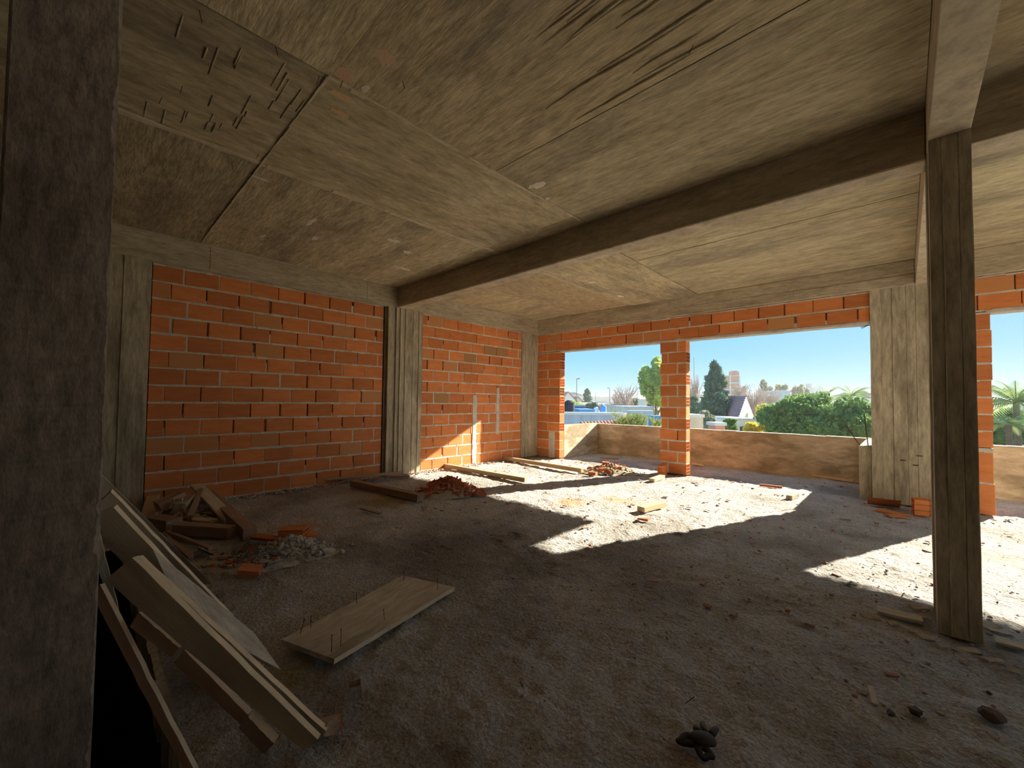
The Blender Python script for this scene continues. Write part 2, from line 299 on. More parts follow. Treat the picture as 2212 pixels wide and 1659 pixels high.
class Wall:
    """courses of hollow bricks; o = origin, u = unit direction along, n = outward face normal"""
    def __init__(s, o, rz): s.o = Vector(o); s.rz = rz; s.u = Vector((math.cos(rz), math.sin(rz), 0)); s.n = Vector((math.sin(rz), -math.cos(rz), 0)); s.b = []; s.m = MB()
    def P(s, a, z, d=0): return s.o+s.u*a+Vector((0, 0, z))+s.n*d
    def mbox(s, a0, a1, z0, z1, d0, d1):   # d: outward distances (negative = into wall)
        c = s.P((a0+a1)/2, (z0+z1)/2, (d0+d1)/2); s.m.obox(c, s.u*(a1-a0)/2, s.n*(d1-d0)/2, Vector((0, 0, (z1-z0)/2)))
    def row(s, a0, a1, z0, z1, first, L=.325, j=.012, T=.12, thick=.17, endkind=None, gapfill=.35, joints=None):
        cuts = []
        a = a0; l = first
        while a < a1-.02:
            b = min(a+l, a1)
            if a1-b < .07: b = a1
            cuts.append((a, b)); jj = j*random.uniform(.5, 1.9) if random.random() > .08 else j*2.8
            if b < a1:
                if random.random() < gapfill: s.mbox(b-.004, b+jj+.004, z0, z1, -thick+.02, -random.uniform(.0, .012))
                elif random.random() < .5: s.mbox(b-.004, b+jj+.004, z0, z0+(z1-z0)*random.uniform(.2, .7), -thick+.02, -random.uniform(.004, .015))
            a = b+jj; l = L*random.uniform(.97, 1.03)
        for i, (a, b) in enumerate(cuts):
            k = 1 if (endkind and i == len(cuts)-1) else 0
            s.b.append((a, b, z0, z1, T, k))
        # bed joint above in irregular dabs
        q = a0
    def bed(s, a0, a1, z, h, thick=.17):
        a = a0
        while a < a1:
            b = min(a+random.uniform(.05, .14), a1)
            s.mbox(a, b, z-h/2-random.uniform(.002, .009), z+h/2+random.uniform(0, .006), -thick+.015, random.uniform(-.006, .004)); a = b
    def finish(s, parent):
        for a, b, z0, z1, T, k in s.b:
            me = brick_mesh(b-a, z1-z0, T, k); c = s.P((a+b)/2, (z0+z1)/2, random.uniform(-.004, .003))
            put_brick(me, c, s.rz, parent)
def coursed(wall, a0, a1, z0, z1, n, firsts, core=True, **k):
    ch = (z1-z0)/n; jh = .018
    for i in range(n):
        za = z0+ch*i+jh/2; zb = z0+ch*(i+1)-jh/2
        wall.row(a0, a1, za, zb, firsts[i % len(firsts)], **k)
        if i: wall.bed(a0, a1, z0+ch*i, jh)
    wall.bed(a0, a1, z1-.005, .014); wall.bed(a0, a1, z0+.004, .012)
    if core: wall.mbox(a0, a1, z0, z1, -.17, -.05)
# left wall. looking along -x: u runs +y (rz=90deg) gives n = (1,0,0)
wl = Wall((XL, 0, 0), math.pi/2)
random.seed(11)
firsts1 = [.16, .33, .15, .33, .14, .30, .13, .31, .16, .32, .16, .31, .16, .27]
coursed(wl, Y0+.012, Y1-.01, 0, ZB-.012, 14, firsts1)
firsts2 = [.26, .13, .27, .13, .28, .13, .27, .13, .26, .12, .26, .14, .27, .12]
coursed(wl, Y2+.015, Y3, 0, ZB-.012, 14, firsts2, gapfill=.6)
# chased-out vertical grey mortar slots in the second bay
for a, z0, z1, w in ((5.30, .02, 1.34, .085), (5.93, .55, 1.50, .06)):
    zz = z0
    while zz < z1:
        z2 = min(zz+.09, z1); wl.mbox(a-w/2-random.random()*.015, a+w/2+random.random()*.02, zz, z2, -.02, .009); zz = z2
wallL = wl.m.build('wall_left', m_mortar); tag(wallL, 'orange hollow brick infill wall with grey mortar on the left side', kind='structure')
wl.finish(wallL)
s = MB(); s.box((XL-.3, YB, -.3), (XL-.17, YW+.17, ZC)); s.box((XL-.17, YB, 0), (XL, -.45, ZC)); s.build('blockwork_backing', m_mortar, wallL)
# far (window) wall: face looks to -y, u runs +x, rz = 0
ww = Wall((0, YW, 0), 0)
random.seed(5)
ZLc = ZL+.028
coursed(ww, XL+.005, C1, ZLc, ZB-.012, 2, [.20, .33], gapfill=.25)
coursed(ww, .35, 1.9, ZLc, ZB-.012, 2, [.27, .2], gapfill=.25)
ww.mbox(1.9, XR, ZL, ZB, -.17, -.01); ww.mbox(2.75, XR, 0, ZL, -.17, -.01)
wallF = ww.m.build('wall_far', m_mortar); tag(wallF, 'brick lintel courses above the open window bays', kind='structure'); ww.finish(wallF)
def lintel(a, b):
    s = MB(); x = a
    while x < b:
        x2 = min(x+random.uniform(.2, .5), b); s.box((x, YW-.004-random.random()*.006, ZL-random.random()*.006), (x2, YO+.005, ZLc)); x = x2
    s.build('lintel_strip', m_mortar, wallF)
lintel(J1, P1-.0); lintel(P1, C1); lintel(.69, 1.9)
# brick jamb beside the corner
wj = Wall((0, YW, 0), 0); random.seed(21)
ch = ZL/12
for i in range(12):
    za, zb = ch*i+.007, ch*(i+1)-.007
    if i < 3:
        wj.row(XL+.03, -5.73, za, zb, .33); wj.mbox(-5.735, -5.565, za-.01, zb+.01, -.16, -.002)
        wj.b.append((-5.56, J1, za, zb, .17, 0))
    else:
        wj.row(XL+.03, J1, za, zb, .27 if i % 2 else .33, T=.17, endkind=(i % 5 != 4), gapfill=.7)
    wj.bed(XL+.02, J1-.004, ch*(i+1)-(.004 if i == 11 else 0), .014)
wj.mbox(XL+.02, J1-.075, 0, ZL, -.17, -.03)
o = wj.m.build('brick_jamb', m_mortar); tag(o, 'orange hollow brick jamb in the far left corner with a grey mortar patch low down', 'wall pier'); wj.finish(o)
# free-standing pillar between the two openings
wp = Wall((0, YW, 0), 0); random.seed(3)
for i in range(12):
    za, zb = ch*i+.008, ch*(i+1)-.008
    if i % 2 == 0: wp.b += [(P1+.025, P1+.135, za, zb, .17, 0), (P1+.155, P2+.0, za, zb, .17, 1)]
    else: wp.b += [(P1, P1+.30, za, zb, .17, 0), (P1+.32, P2-.004, za, zb, .17, 0)]
    a = P1+.145 if i % 2 == 0 else P1+.31
    if random.random() < .7: wp.mbox(a-.012, a+.012, za, zb, -.16, -.003)
    wp.bed(P1+.003, P2-.004, ch*(i+1)-(.006 if i == 11 else 0), .018, thick=.172)
wp.mbox(P1+.03, P2-.08, 0, ZL, -.165, -.05)
o = wp.m.build('brick_pillar', m_mortar); tag(o, 'free-standing orange hollow brick pillar between the two far openings', 'pillar'); wp.finish(o)
# pier right of the concrete column, partly hidden behind the dark steel-like column
wr = Wall((0, YW, 0), 0); random.seed(9)
zz = 0.0
for i, h in enumerate([.365, .36]+[.195]*8):
    wr.b.append((.40 if i % 2 else .47, .725+random.uniform(-.006, .008), zz+.007, zz+h-.007, .17, 0)); wr.bed(.36, .72, zz+h, .016)
    zz += h
    if i == 1: wr.mbox(.36, .722, zz, zz+.04, -.165, .002); zz += .04
wr.mbox(.355, .70, 0, ZL, -.165, -.04)
o = wr.m.build('brick_pier', m_mortar); tag(o, 'narrow orange brick pier seen just right of the dark foreground column', 'wall pier'); wr.finish(o)
# ------------------------------------------------------------------ concrete frame
def board_column(x0, x1, y0, y1, z0, z1, faces, mt, n=5, amp=.008, seed=1):
    """column whose listed faces carry vertical board-marked strips with sharp ridges"""
    random.seed(seed); s = MB()
    def strips(a, b):
        cuts = [a]+[a+(b-a)*(k/n+random.uniform(-.3, .3)/n) for k in range(1, n)]+[b]; pr = []
        for k in range(n):
            d = random.uniform(-amp, amp*.4); pr += [(cuts[k]+.002, d), (cuts[k+1]-.005, d+random.uniform(-.002, .002)), (cuts[k+1]-.001, random.choice([amp, -amp*1.6]))]
        return pr[:-1]
    poly = []
    if '-y' in faces: poly += [(p, y0-d) for p, d in strips(x0, x1)]
    else: poly += [(x0, y0), (x1, y0)]
    if '+x' in faces: poly += [(x1+d, p) for p, d in strips(y0, y1)]
    else: poly += [(x1, y0+.001), (x1, y1)]
    poly += [(x1-.001, y1), (x0, y1)]
    if '-x' in faces: poly += [(x0-d, p) for p, d in reversed(strips(y0, y1))]
    P = []
    for p in poly:
        if not P or (abs(P[-1][0]-p[0])+abs(P[-1][1]-p[1])) > 1e-4: P.append(p)
    nz = 12; m = len(P); vs = []; fs = []
    for k in range(nz+1):
        z = z0+(z1-z0)*k/nz
        for p in P: vs.append((p[0]+random.uniform(-.0015, .0015), p[1]+random.uniform(-.0015, .0015), z))
    for k in range(nz):
        for i in range(m): fs.append((k*m+i, k*m+(i+1) % m, (k+1)*m+(i+1) % m, (k+1)*m+i))
    fs += [tuple(reversed(range(m))), tuple(nz*m+i for i in range(m))]
    s.add(vs, fs); return s
o = board_column(XL-.17, XL+.05, -.45, Y0, 0, ZB, ['+x'], m_col, 5, .012, 4).build('concrete_column', m_col); tag(o, 'grey concrete column behind the leaning boards at the left end of the brick wall', 'column')
o = board_column(XL-.17, XL+.06, Y1+.05, Y2, 0, ZB, ['+x', '-y'], m_col, 6, .022, 6).build('concrete_column', m_col); tag(o, 'board-marked concrete column between the two brick bays of the left wall', 'column')
o = board_column(XL-.17, XL+.02, Y3, YO, 0, ZB, ['+x'], m_col, 5, .008, 8).build('concrete_column', m_col); tag(o, 'narrow concrete column in the far left corner under the beams', 'column')
o = board_column(C1, .36, YW-.03, YO+.1, 0, ZB, ['-y'], m_col, 6, .006, 10).build('concrete_column', m_col); tag(o, 'wide pale concrete column at the right end of the large far opening', 'column')
s = MB()
for a, b in ((-.05, .55), (.06, .50), (.10, .62)): s.box((a, YW-.036, b), (a+.05, YW-.028, b+.012))
s.build('form_hole', m_rust, o)
maincol = board_column(.114, .280, 3.293, 3.74, 0, ZB, ['-y', '-x'], m_coldark, 3, .003, 12).build('dark_column', [m_coldark]); tag(maincol, 'dark slender concrete column standing in the right foreground', 'column')
# near column on the left, rough broken arris
random.seed(2); s = MB(); nzz = 620; ch2 = .003; X0, X1, YA, YBk = -2.30, -1.60, -.160, .041
vs = []
for k in range(nzz+1):
    z = -3+(ZC+3)*k/nzz; ch2 = max(.001, min(.012, ch2*.93+random.gauss(.0002, .0013)+(.006 if random.random() < .012 else 0))); ch_ = ch2+abs(random.gauss(0, .0008))
    yl = YBk+.002*math.sin(z*3)
    vs += [(X0, YA, z), (X1-.004, YA, z), (X1, YA+.006, z), (X1+random.uniform(-.001, .001), (YA+YBk)/2, z), (X1, yl-ch_, z), (X1-ch_, yl, z), (X0, yl, z)]
fs = []
for k in range(nzz):
    for i in range(7): fs.append((k*7+i, k*7+(i+1) % 7, (k+1)*7+(i+1) % 7, (k+1)*7+i))
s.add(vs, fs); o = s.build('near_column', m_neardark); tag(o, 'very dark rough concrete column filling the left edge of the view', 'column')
# beams
def beam(name, a, b, mt, label, steps=None, cat='beam'):
    s = MB(); s.box(a, b)
    if steps:
        for st in steps: s.box(*st)
    o = s.build(name, mt, bevel=.004); tag(o, label, cat); return o
BL = XL+.06
beam('edge_beam', (XL-.17, YB, ZB), (BL, YO, ZC+.02), m_beam, 'concrete edge beam running above the left brick wall',
     [((BL-.01, 1.0, ZB+.02), (BL+.006, 2.35, ZC-.04)), ((BL-.01, 3.0, ZB+.03), (BL+.005, 3.45, ZC)), ((BL-.03, YB, ZB-.012), (BL-.035+.012, YO, ZB+.002)),
      ((BL-.01, 3.75, ZB+.16), (BL+.008, 6.6, ZC)), ((BL-.01, 3.75, ZB+.0), (BL+.004, 5.6, ZB+.15))])
beam('edge_beam', (BL+.002, YW-.05, ZB), (XR+.17, YO, ZC+.02), m_beam, 'concrete beam running above the brick lintel of the far openings',
     [((XL+.07, YW-.058, ZB+.15), (-3.0, YW-.045, ZC-.005)), ((-2.9, YW-.056, ZB+.16), (.105, YW-.045, ZC-.005)), ((-2.9, YW-.054, ZB+.004), (-1.2, YW-.045, ZB+.145)), ((-1.15, YW-.06, ZB+.004), (.105, YW-.045, ZB+.13)), ((.30, YW-.056, ZB+.16), (XR, YW-.045, ZC-.005))])
beam('cross_beam', (BL, 3.542, ZB), (.112, 3.728, ZC+.02), m_beamdark, 'dark concrete beam crossing the ceiling from left wall to the right column',
     [((BL+.002, 3.535, ZB+.006), (-2.1, 3.55, ZB+.17)), ((-2.05, 3.537, ZB+.004), (.11, 3.55, ZB+.15))])
beam('cross_beam', (.285, 3.50, ZB), (XR, 3.72, ZC+.02), m_beamdark, 'short stretch of dark beam right of the right column')
beam('long_beam', (.114, YB, ZB+.001), (.280, YW-.052, ZC+.02), m_beam, 'pale concrete beam running overhead from camera to the dark column')
# unseen right and rear walls; right opening and terrace added for fill light
s = MB(); s.box((XR, YB, 0), (XR+.17, YT, ZC)); s.box((XR, 6.9, 0), (XR+.17, YO, ZB)); s.box((XR, YT, 2.3), (XR+.17, YO, ZC))
tag(s.build('wall_right', m_mortar), kind='structure')
s = MB(); s.box((XR+.17, YT-.17, 0), (XT+.13, YT, 2.9)); s.box((XT, YT, 0), (XT+.13, YP, ZP)); tag(s.build('wall_fill_terrace', m_mortar), kind='structure')  # terrace made up to bounce sunlight indoors
s = MB(); s.box((XL-.17, YB-.17, -.1), (XR+.17, YB, ZC)); tag(s.build('wall_rear', m_void), kind='structure')  # near-black so the unseen rear wall bounces little light
# ceiling
s = MB(); s.box((XL-.3, YB-.17, ZC+.012), (XR+.17, YO, ZC+.2))
ceil = s.build('ceiling', m_ceilA); tag(ceil, 'board-marked concrete soffit with formwork joints', kind='structure')
def panel(x0, x1, y0, y1, z, mt, g=.0018):
    s = MB(); c = (( x0+x1)/2, (y0+y1)/2, z)
    # wavy lower face
    nx = max(2, int((x1-x0)/.12)); ny = max(2, int((y1-y0)/.12)); vs = []; fs = []
    for i in range(nx+1):
        for j in range(ny+1):
            e = i in (0, nx) or j in (0, ny)
            vs.append((x0+g+(x1-x0-2*g)*i/nx, y0+g+(y1-y0-2*g)*j/ny, z+(0 if e else random.uniform(-.0022, .0022))))
    for i in range(nx):
        for j in range(ny): a = i*(ny+1)+j; fs.append((a, a+1, a+ny+2, a+ny+1))
    s.add(vs, fs); s.box((x0+g, y0+g, z+.003), (x1-g, y1-g, ZC+.014))
    o = s.build('formwork_panel', mt, ceil, origin=c); return o
random.seed(31)
xs_ = [BL, -3.60, -2.34, -1.12, .112]
for (x0, x1, y0, y1, z, mt) in [
    (BL, -3.6, -.45, .90, 3.079, m_ceilB), (BL, -3.6, .90, 2.24, 3.076, m_ceilB), (BL, -3.6, 2.24, 3.28, 3.080, m_ceilB), (BL, -3.6, 3.28, 3.54, 3.083, m_ceilB),
    (BL, -3.6, YB, -.45, 3.075, m_ceilB), (-3.6, -2.34, YB, .90, 3.074, m_ceilA), (-3.6, -2.34, .90, 3.28, 3.068, m_ceilA), (-3.6, -2.34, 3.28, 3.54, 3.080, m_ceilB),
    (-2.34, .112, YB, -.4, 3.076, m_ceilB), (-2.34, .112, -.4, .92, 3.078, m_ceilB), (-2.34, .112, .92, 2.22, 3.081, m_ceilB), (-2.34, .112, 2.22, 3.28, 3.078, m_ceilB), (-2.34, .112, 3.28, 3.54, 3.083, m_ceilB),
    (.282, XR, YB, 1.2, 3.078, m_ceilB), (.282, XR, 1.2, 3.50, 3.080, m_ceilB), (.282, XR, 3.72, 5.4, 3.078, m_ceilB), (.282, XR, 5.4, YW-.05, 3.081, m_ceilB),
    (BL, -4.9, 3.73, 5.4, 3.077, m_ceilB), (BL, -4.9, 5.4, YW-.05, 3.081, m_ceilB), (-4.9, -3.7, 3.73, YW-.05, 3.078, m_ceilA), (-3.7, -2.5, 3.73, YW-.05, 3.072, m_ceilA),
    (-2.5, .112, 3.73, 4.9, 3.080, m_ceilB), (-2.5, .112, 4.9, 6.1, 3.077, m_ceilB), (-2.5, .112, 6.1, YW-.05, 3.082, m_ceilB)]:
    panel(x0, x1, y0, y1, z, mt)
m_ridge = mat('cement_paste', (.72, .64, .47), (.58, .51, .37), nscale=8, bump=.5, bscale=30)
def ridge(a, b, w, h, par=ceil):     # raised fin of cement paste along a joint
    a = Vector(a); b = Vector(b); d = (b-a); L = d.length; d.normalize(); q = Vector((-d.y, d.x, 0)); s = MB(); t = 0
    while t < L:
        t2 = min(t+random.uniform(.05, .16), L); ww_ = w*random.uniform(.6, 1.3)/2; hh = h*random.uniform(.3, 1.2)
        c = a+d*(t+t2)/2; s.obox(c+Vector((0, 0, -hh/2)), d*(t2-t)/2, q*ww_, Vector((0, 0, hh/2+.003)), jit=.0012); t = t2
    s.build('joint_ridge', m_ridge, par)
ridge((-3.6, -.1, 3.077), (-3.6, 3.4, 3.077), .05, .010); ridge((-2.34, .9, 3.078), (-2.34, 3.4, 3.078), .02, .008)
ridge((-5.9, .9, 3.078), (-2.34, .9, 3.074), .012, .008); ridge((-3.7, 3.8, 3.075), (-3.7, 7.1, 3.075), .012, .006)
s = MB()     # tie wires and bent nails left in the soffit
for (u, v) in ((394, 185), (350, 210), (315, 360), (318, 440), (430, 20), (595, 100), (690, 165), (740, 175), (1498, 97), (870, 175), (560, 330), (500, 350), (300, 470), (668, 575)):
    p = F(u, v, 3.076); s.tube([p, p+Vector((random.uniform(-.02, .02), random.uniform(-.02, .02), -.05))], .002, 5)
s.build('wire_stub', m_rust, ceil)
random.seed(77); s = MB()    # gouges: long shallow drips of paste running with the boards
for _ in range(26):
    x = random.uniform(-3.5, -2.45); y = random.uniform(.15, .88); L = random.uniform(.05, .26); s.obox((x, y, 3.0735), (L/2, .0, 0), (0, .004, 0), (0, 0, random.uniform(.0015, .004)), jit=.001)
for _ in range(13):
    x = random.uniform(-1.15, -.72); y = random.uniform(1.50, 2.16); L = random.uniform(.4, .95); c = Vector((x, y, 3.084))
    s.tube([c+Vector((-L/2, random.uniform(-.01, .01), .006)), c+Vector((-L/5, random.uniform(-.01, .01), -.002)), c+Vector((L/5, random.uniform(-.01, .01), -.003)), c+Vector((L/2, 0, .006))], .011, 6)
s.build('paste_ridges', m_ceilB, ceil, smooth=True)
m_ochre = mat('ochre_paste', (.78, .54, .28), (.62, .46, .27), nscale=9, bump=.3); m_pink = mat('pinkish_paste', (.66, .42, .28), (.58, .46, .31), nscale=9, bump=.3); m_lime = mat('lime_bloom', (.84, .80, .72), (.66, .61, .50), nscale=14, bump=.3)
def patch(u, v, rx, ry, z, m, seed):
    r = random.Random(seed); c = F(u, v, z); n = 15; P = []
    for k in range(n): a = 2*math.pi*k/n; q = r.uniform(.55, 1.1); P.append((c.x+math.cos(a)*rx*q, c.y+math.sin(a)*ry*q, z-.0012))
    s = MB(); s.prism(P, (0, 0, .014)); s.build('paste_patch', m, ceil)
for k, (u, v, rx, ry, z, m) in enumerate(((737, 208, .03, .085, 3.067, m_ochre), (735, 244, .03, .07, 3.067, m_ochre), (742, 160, .06, .07, 3.080, m_pink), (832, 125, .06, .07, 3.080, m_pink), (790, 190, .04, .03, 3.080, m_lime), (1160, 400, .09, .05, 3.077, m_lime),
        (672, 480, .14, .03, 3.075, m_lime), (680, 515, .10, .04, 3.075, m_lime), (850, 520, .05, .10, 3.076, m_lime), (880, 545, .07, .07, 3.076, m_lime), (870, 580, .05, .14, 3.076, m_lime), (830, 535, .10, .02, 3.076, m_lime), (568, 510, .07, .03, 3.075, m_lime), (1280, 610, .07, .12, 3.073, m_lime), (1340, 640, .05, .10, 3.07, m_lime), (1230, 585, .06, .1, 3.076, m_lime), (1180, 430, .05, .02, 3.077, m_lime), (560, 385, .02, .09, 3.076, m_lime))):
    patch(u, v, rx, ry, z, m, k)
# ------------------------------------------------------------------ balcony parapets and slab overhead
def rough_block(name, a, b, mt, parent=None, lip=True):
    s = MB(); s.box(a, b)
    o = s.build(name, mt, parent, bevel=.006)
    return o
par = rough_block('parapet', (J1-.12, YP, -.35), (XT, YP+.13, ZP), m_parapet); tag(par, 'long low rendered parapet across the far side of the balcony', 'parapet')
s = MB(); x = J1-.12
while x < XR:
    x2 = x+random.uniform(.1, .3); s.box((x, YP-.004-random.random()*.006, ZP), (x2, YP+.134, ZP+.004+random.random()*.008)); x = x2
s.build('coping', m_mortar, par)
o = rough_block('parapet', (J1-.12, YO, -.35), (J1, YP-.002, ZP+.02), m_parapet); tag(o, 'short side parapet closing the balcony at its left end', 'parapet')
o = rough_block('parapet_stub', (-.455, YW+.02, -.02), (-.325, YP-.002, ZP), m_col); tag(o, 'low concrete stub wall with rebar beside the wide column', 'parapet')
s = MB(); s.tube([(-.42, 7.27, .66), (-.50, 7.24, .80), (-.585, 7.22, .96)], .006, 6); tag(s.build('rebar', m_rust), 'bent rusty rebar leaning left from the low stub wall', 'rebar')
s = MB(); s.tube([(-.36, 7.30, .66), (-.375, 7.28, .85), (-.40, 7.30, 1.13)], .006, 6); tag(s.build('rebar', m_rust), 'upright rusty rebar in the low stub wall beside the wide column', 'rebar')
s = MB(); s.tube([(-.325, 7.25, 2.32), (-.42, 7.22, 2.29)], .004, 5); s.tube([(-.325, 7.28, 2.33), (-.41, 7.26, 2.28)], .004, 5); s.build('rebar_end', m_rust, wallF)
s = MB(); s.box((XL-.3, YO, 2.70), (-.33, 9.10, 2.85)); s.box((.5, YO, 2.70), (XR+.17, 9.10, 2.85)); tag(s.build('balcony_slab_above', m_beam), kind='structure')
# ------------------------------------------------------------------ boards and timber
def plank_quad(name, P, th, mt, label=None, cat='board', group=None, nails=None, parent=None, edge=True):
    """P: four corners U1 (upper, top edge) L1 L2 U2; thickness grows away from the viewer"""
    P = [Vector(p) for p in P]; n = (P[1]-P[0]).cross(P[3]-P[0]).normalized()
    if n.dot(EY-P[0]) < 0: n = -n
    X = (P[1]-P[0]).normalized(); Y = n.cross(X); R = Matrix((X, Y, n)).transposed().to_4x4(); R.translation = P[0]
    Ri = R.inverted(); Q = [Ri @ p for p in P]
    s = MB(); k = 14; vs = []; fs = []
    for i in range(k+1):
        t = i/k; a = Q[0].lerp(Q[1], t); b = Q[3].lerp(Q[2], t); w = Vector((0, random.uniform(-.0015, .0015), random.uniform(-.001, .001)))
        a = a+w; b = b+w; vs += [a, b, b+Vector((0, 0, -th)), a+Vector((0, 0, -th))]
    for i in range(k):
        o4 = i*4
        for j in range(4): fs.append((o4+j, o4+4+j, o4+4+(j+1) % 4, o4+(j+1) % 4))
    fs += [(0, 1, 2, 3), (k*4+3, k*4+2, k*4+1, k*4)]
    s.add(vs, fs)
    if edge:
        s.mi = [1 if (fi < 4*k and fi % 4 in (3, 1)) else 0 for fi in range(len(fs))]
    me = s.mesh(name, [mt, m_edge] if edge else mt, fix=True)
    o = bpy.data.objects.new(name, me); COL.objects.link(o); o.matrix_world = R
    if parent is not None: o.parent = parent; o.matrix_parent_inverse = parent.matrix_world.inverted()
    tag(o, label, cat, group); return o
def nail(p, L, parent, lean=(0, 0)):
    s = MB(); q = Vector(p); e = q+Vector((lean[0]*L, lean[1]*L, L)); s.tube([q-Vector((0, 0, .01)), e], .0016, 6); s.tube([e, e+Vector((0, 0, .002))], .0035, 8)
    o = s.build('nail', m_rust); o.parent = parent; o.matrix_parent_inverse = parent.matrix_world.inverted()
random.seed(41)
LB = 'planks and formwork boards leaning by the stair opening'
def dfloor(u, v, z=0.0): return (F(u, v, z)-EY).dot(FW)
def lean(U1, L1, L2, U2, dU, th, mt, label, dL=None, **k):
    d1 = dL or dfloor(*L2, z=.012); return plank_quad(k.pop('name', 'leaning_board'), [D(*U1, dU), D(*L1, d1), D(*L2, d1), D(*U2, dU-.01)], th, mt, label, 'board', LB, **k)
lean((185, 991), (459, 1262), (404, 1262), (150, 1050), 1.86, .022, m_wood, 'farthest leaning board, its lower tip closest to the brick wall')
lean((240, 1062), (505, 1337), (462, 1345), (200, 1100), 1.74, .024, m_wood, 'second farthest leaning board with a bright splintered top edge')
lean((330, 1185), (549, 1367), (607, 1447), (400, 1335), 1.66, .02, m_woodgrey, 'pale wide panel poking out to the right with a pointed corner', name='plywood_sheet')
lean((245, 1096), (560, 1432), (470, 1420), (175, 1125), 1.60, .02, m_wood, 'broad greenish brown board behind the frontmost leaning plank')
lean((296, 1202), (704, 1580), (685, 1600), (280, 1222), 1.52, .03, m_wood, 'thin pale-edged plank behind the split of the frontmost board')
lean((286, 1204), (686, 1598), (655, 1622), (228, 1252), 1.49, .026, m_wood, 'frontmost leaning plank with a square sawn upper end')
lean((300, 1323), (386, 1400), (368, 1420), (280, 1354), 1.50, .03, m_woodbrown, 'short reddish brown batten under the frontmost plank, upper piece', dL=1.47, name='batten')
lean((398, 1405), (592, 1602), (574, 1615), (374, 1432), 1.50, .03, m_woodbrown, 'long reddish brown batten under the frontmost plank, middle piece', dL=1.44, name='batten')
lean((536, 1548), (592, 1606), (570, 1629), (515, 1572), 1.42, .045, m_woodbrown, 'stubby brown timber block at the foot of the battens', name='timber_block')
lean((216, 1262), (432, 1690), (412, 1694), (198, 1285), 1.50, .02, m_woodbrown, 'thin stick crossing the black opening down to the picture edge', name='leaning_stick', dL=1.37)
lean((214, 1150), (258, 1330), (240, 1322), (204, 1200), 1.60, .012, m_woodgrey, 'small pale slat between near column and frontmost plank', name='thin_batten', dL=1.62)
# flat formwork board with nails
C = [F(608, 1382, .045), F(870, 1243, .03), F(981, 1268, .03), F(722, 1424, .045)]
fb = plank_quad('formwork_board', [C[0], C[1], C[2], C[3]], .024, m_woodgrey, 'flat grey formwork board with upright nails lying on the floor', 'board')
for u, v, L, ln in ((647, 1370, .075, (.25, .2)), (671, 1356, .06, (0, 0)), (716, 1409, .08, (0, 0)), (736, 1396, .08, (0, 0)), (771, 1301, .05, (-.2, 0)), (831, 1338, .04, (-.7, .2)), (872, 1250, .05, (0, 0)), (945, 1270, .055, (0, 0))):
    nail(F(u, v, .043), L, fb, ln)
# timbers on the floor
def timber(p0, p1, w, h, mt, name, label, cat='timber', group=None, z=0.002, seam=None, z1=None, jit=.002):
    p0 = Vector(p0); p1 = Vector(p1); p0.z = z; p1.z = z if z1 is None else z1
    d = (p1-p0); L = d.length; x = d/L; y = Vector((0, 0, 1)).cross(x).normalized(); n = x.cross(y)
    R = Matrix((x, y, n)).transposed().to_4x4(); R.translation = p0
    s = MB(); cuts = [0]+([L*q for q in seam] if seam else [])+[L]
    for a, b in zip(cuts, cuts[1:]):
        s.obox(((a+b)/2, 0, h/2), ((b-a)/2-.0015, 0, 0), (0, w/2, 0), (0, 0, h/2), jit=jit)
    me = s.mesh(name, mt); o = bpy.data.objects.new(name, me); COL.objects.link(o); o.matrix_world = R
    m = o.modifiers.new('b', 'BEVEL'); m.width = .003; m.segments = 1
    tag(o, label, cat, group); return o
G1 = 'sunlit pale timbers'
timber(F(950, 1008), F(1136, 1042), .07, .07, m_woodpale, 'square_timber', 'pale sunlit square timber lying nearer the red shard heap', seam=[.55])
timber(F(1077, 991), F(1258, 1021), .07, .07, m_woodpale, 'square_timber', 'pale sunlit square timber whose end reaches the brick rubble heap', seam=[.62])
timber(F(762, 1050), F(908, 1083), .10, .085, m_woodbrown, 'square_timber', 'brown square timber in shade pointing away from the middle column', seam=[.62])
timber(F(694, 1045), F(866, 1035), .14, .022, m_wood, 'thin_plank', 'thin grey plank propped across the brown timber near the middle column', 'plank', z=.05, z1=.09)
timber(F(846, 1031), F(885, 1031), .07, .03, m_woodbrown, 'wood_offcut', 'small dark offcut at the foot of the middle column', 'offcut')
timber(F(1384, 1106), F(1430, 1094), .10, .055, m_woodpale, 'wood_offcut', 'pale block of wood alone in the middle of the sun patch', 'offcut')
timber(F(1408, 1041), F(1431, 1033), .09, .05, m_woodpale, 'wood_offcut', 'whitish chip of timber just in front of the brick pillar', 'offcut')
timber(F(1640, 1050), F(1690, 1055), .04, .03, m_brickd, 'thin_batten', 'thin reddish batten in sun below the far parapet', 'batten')
timber(F(1704, 1079), F(1720, 1074), .07, .05, m_col, 'stone_chip', 'pale stone chip near the right corner of the sun patch', 'stone')
timber(F(1296, 990), F(1338, 992), .04, .03, m_woodpale, 'thin_batten', 'small batten on the balcony floor near its left corner', 'batten')
timber(F(1495, 1003), F(1519, 1007), .05, .03, m_woodpale, 'thin_batten', 'small batten on the balcony floor just right of the brick pillar', 'batten')
timber(F(1700, 1021), F(1845, 1042), .05, .035, m_woodpale, 'thin_batten', 'long batten lying against the foot of the far parapet', 'batten')
timber(F(1880, 1486), F(1889, 1526), .022, .01, m_woodgrey, 'wood_chip', 'small upright-looking grey wood chip on the lower right floor', 'offcut')
timber(F(1893, 1320), F(1995, 1345), .09, .018, m_woodgrey, 'thin_plank', 'flat grey plank left of the dark column foot', 'plank')
timber(F(2148, 1386), F(2215, 1405), .08, .018, m_woodgrey, 'thin_plank', 'flat grey plank at the right picture edge', 'plank')
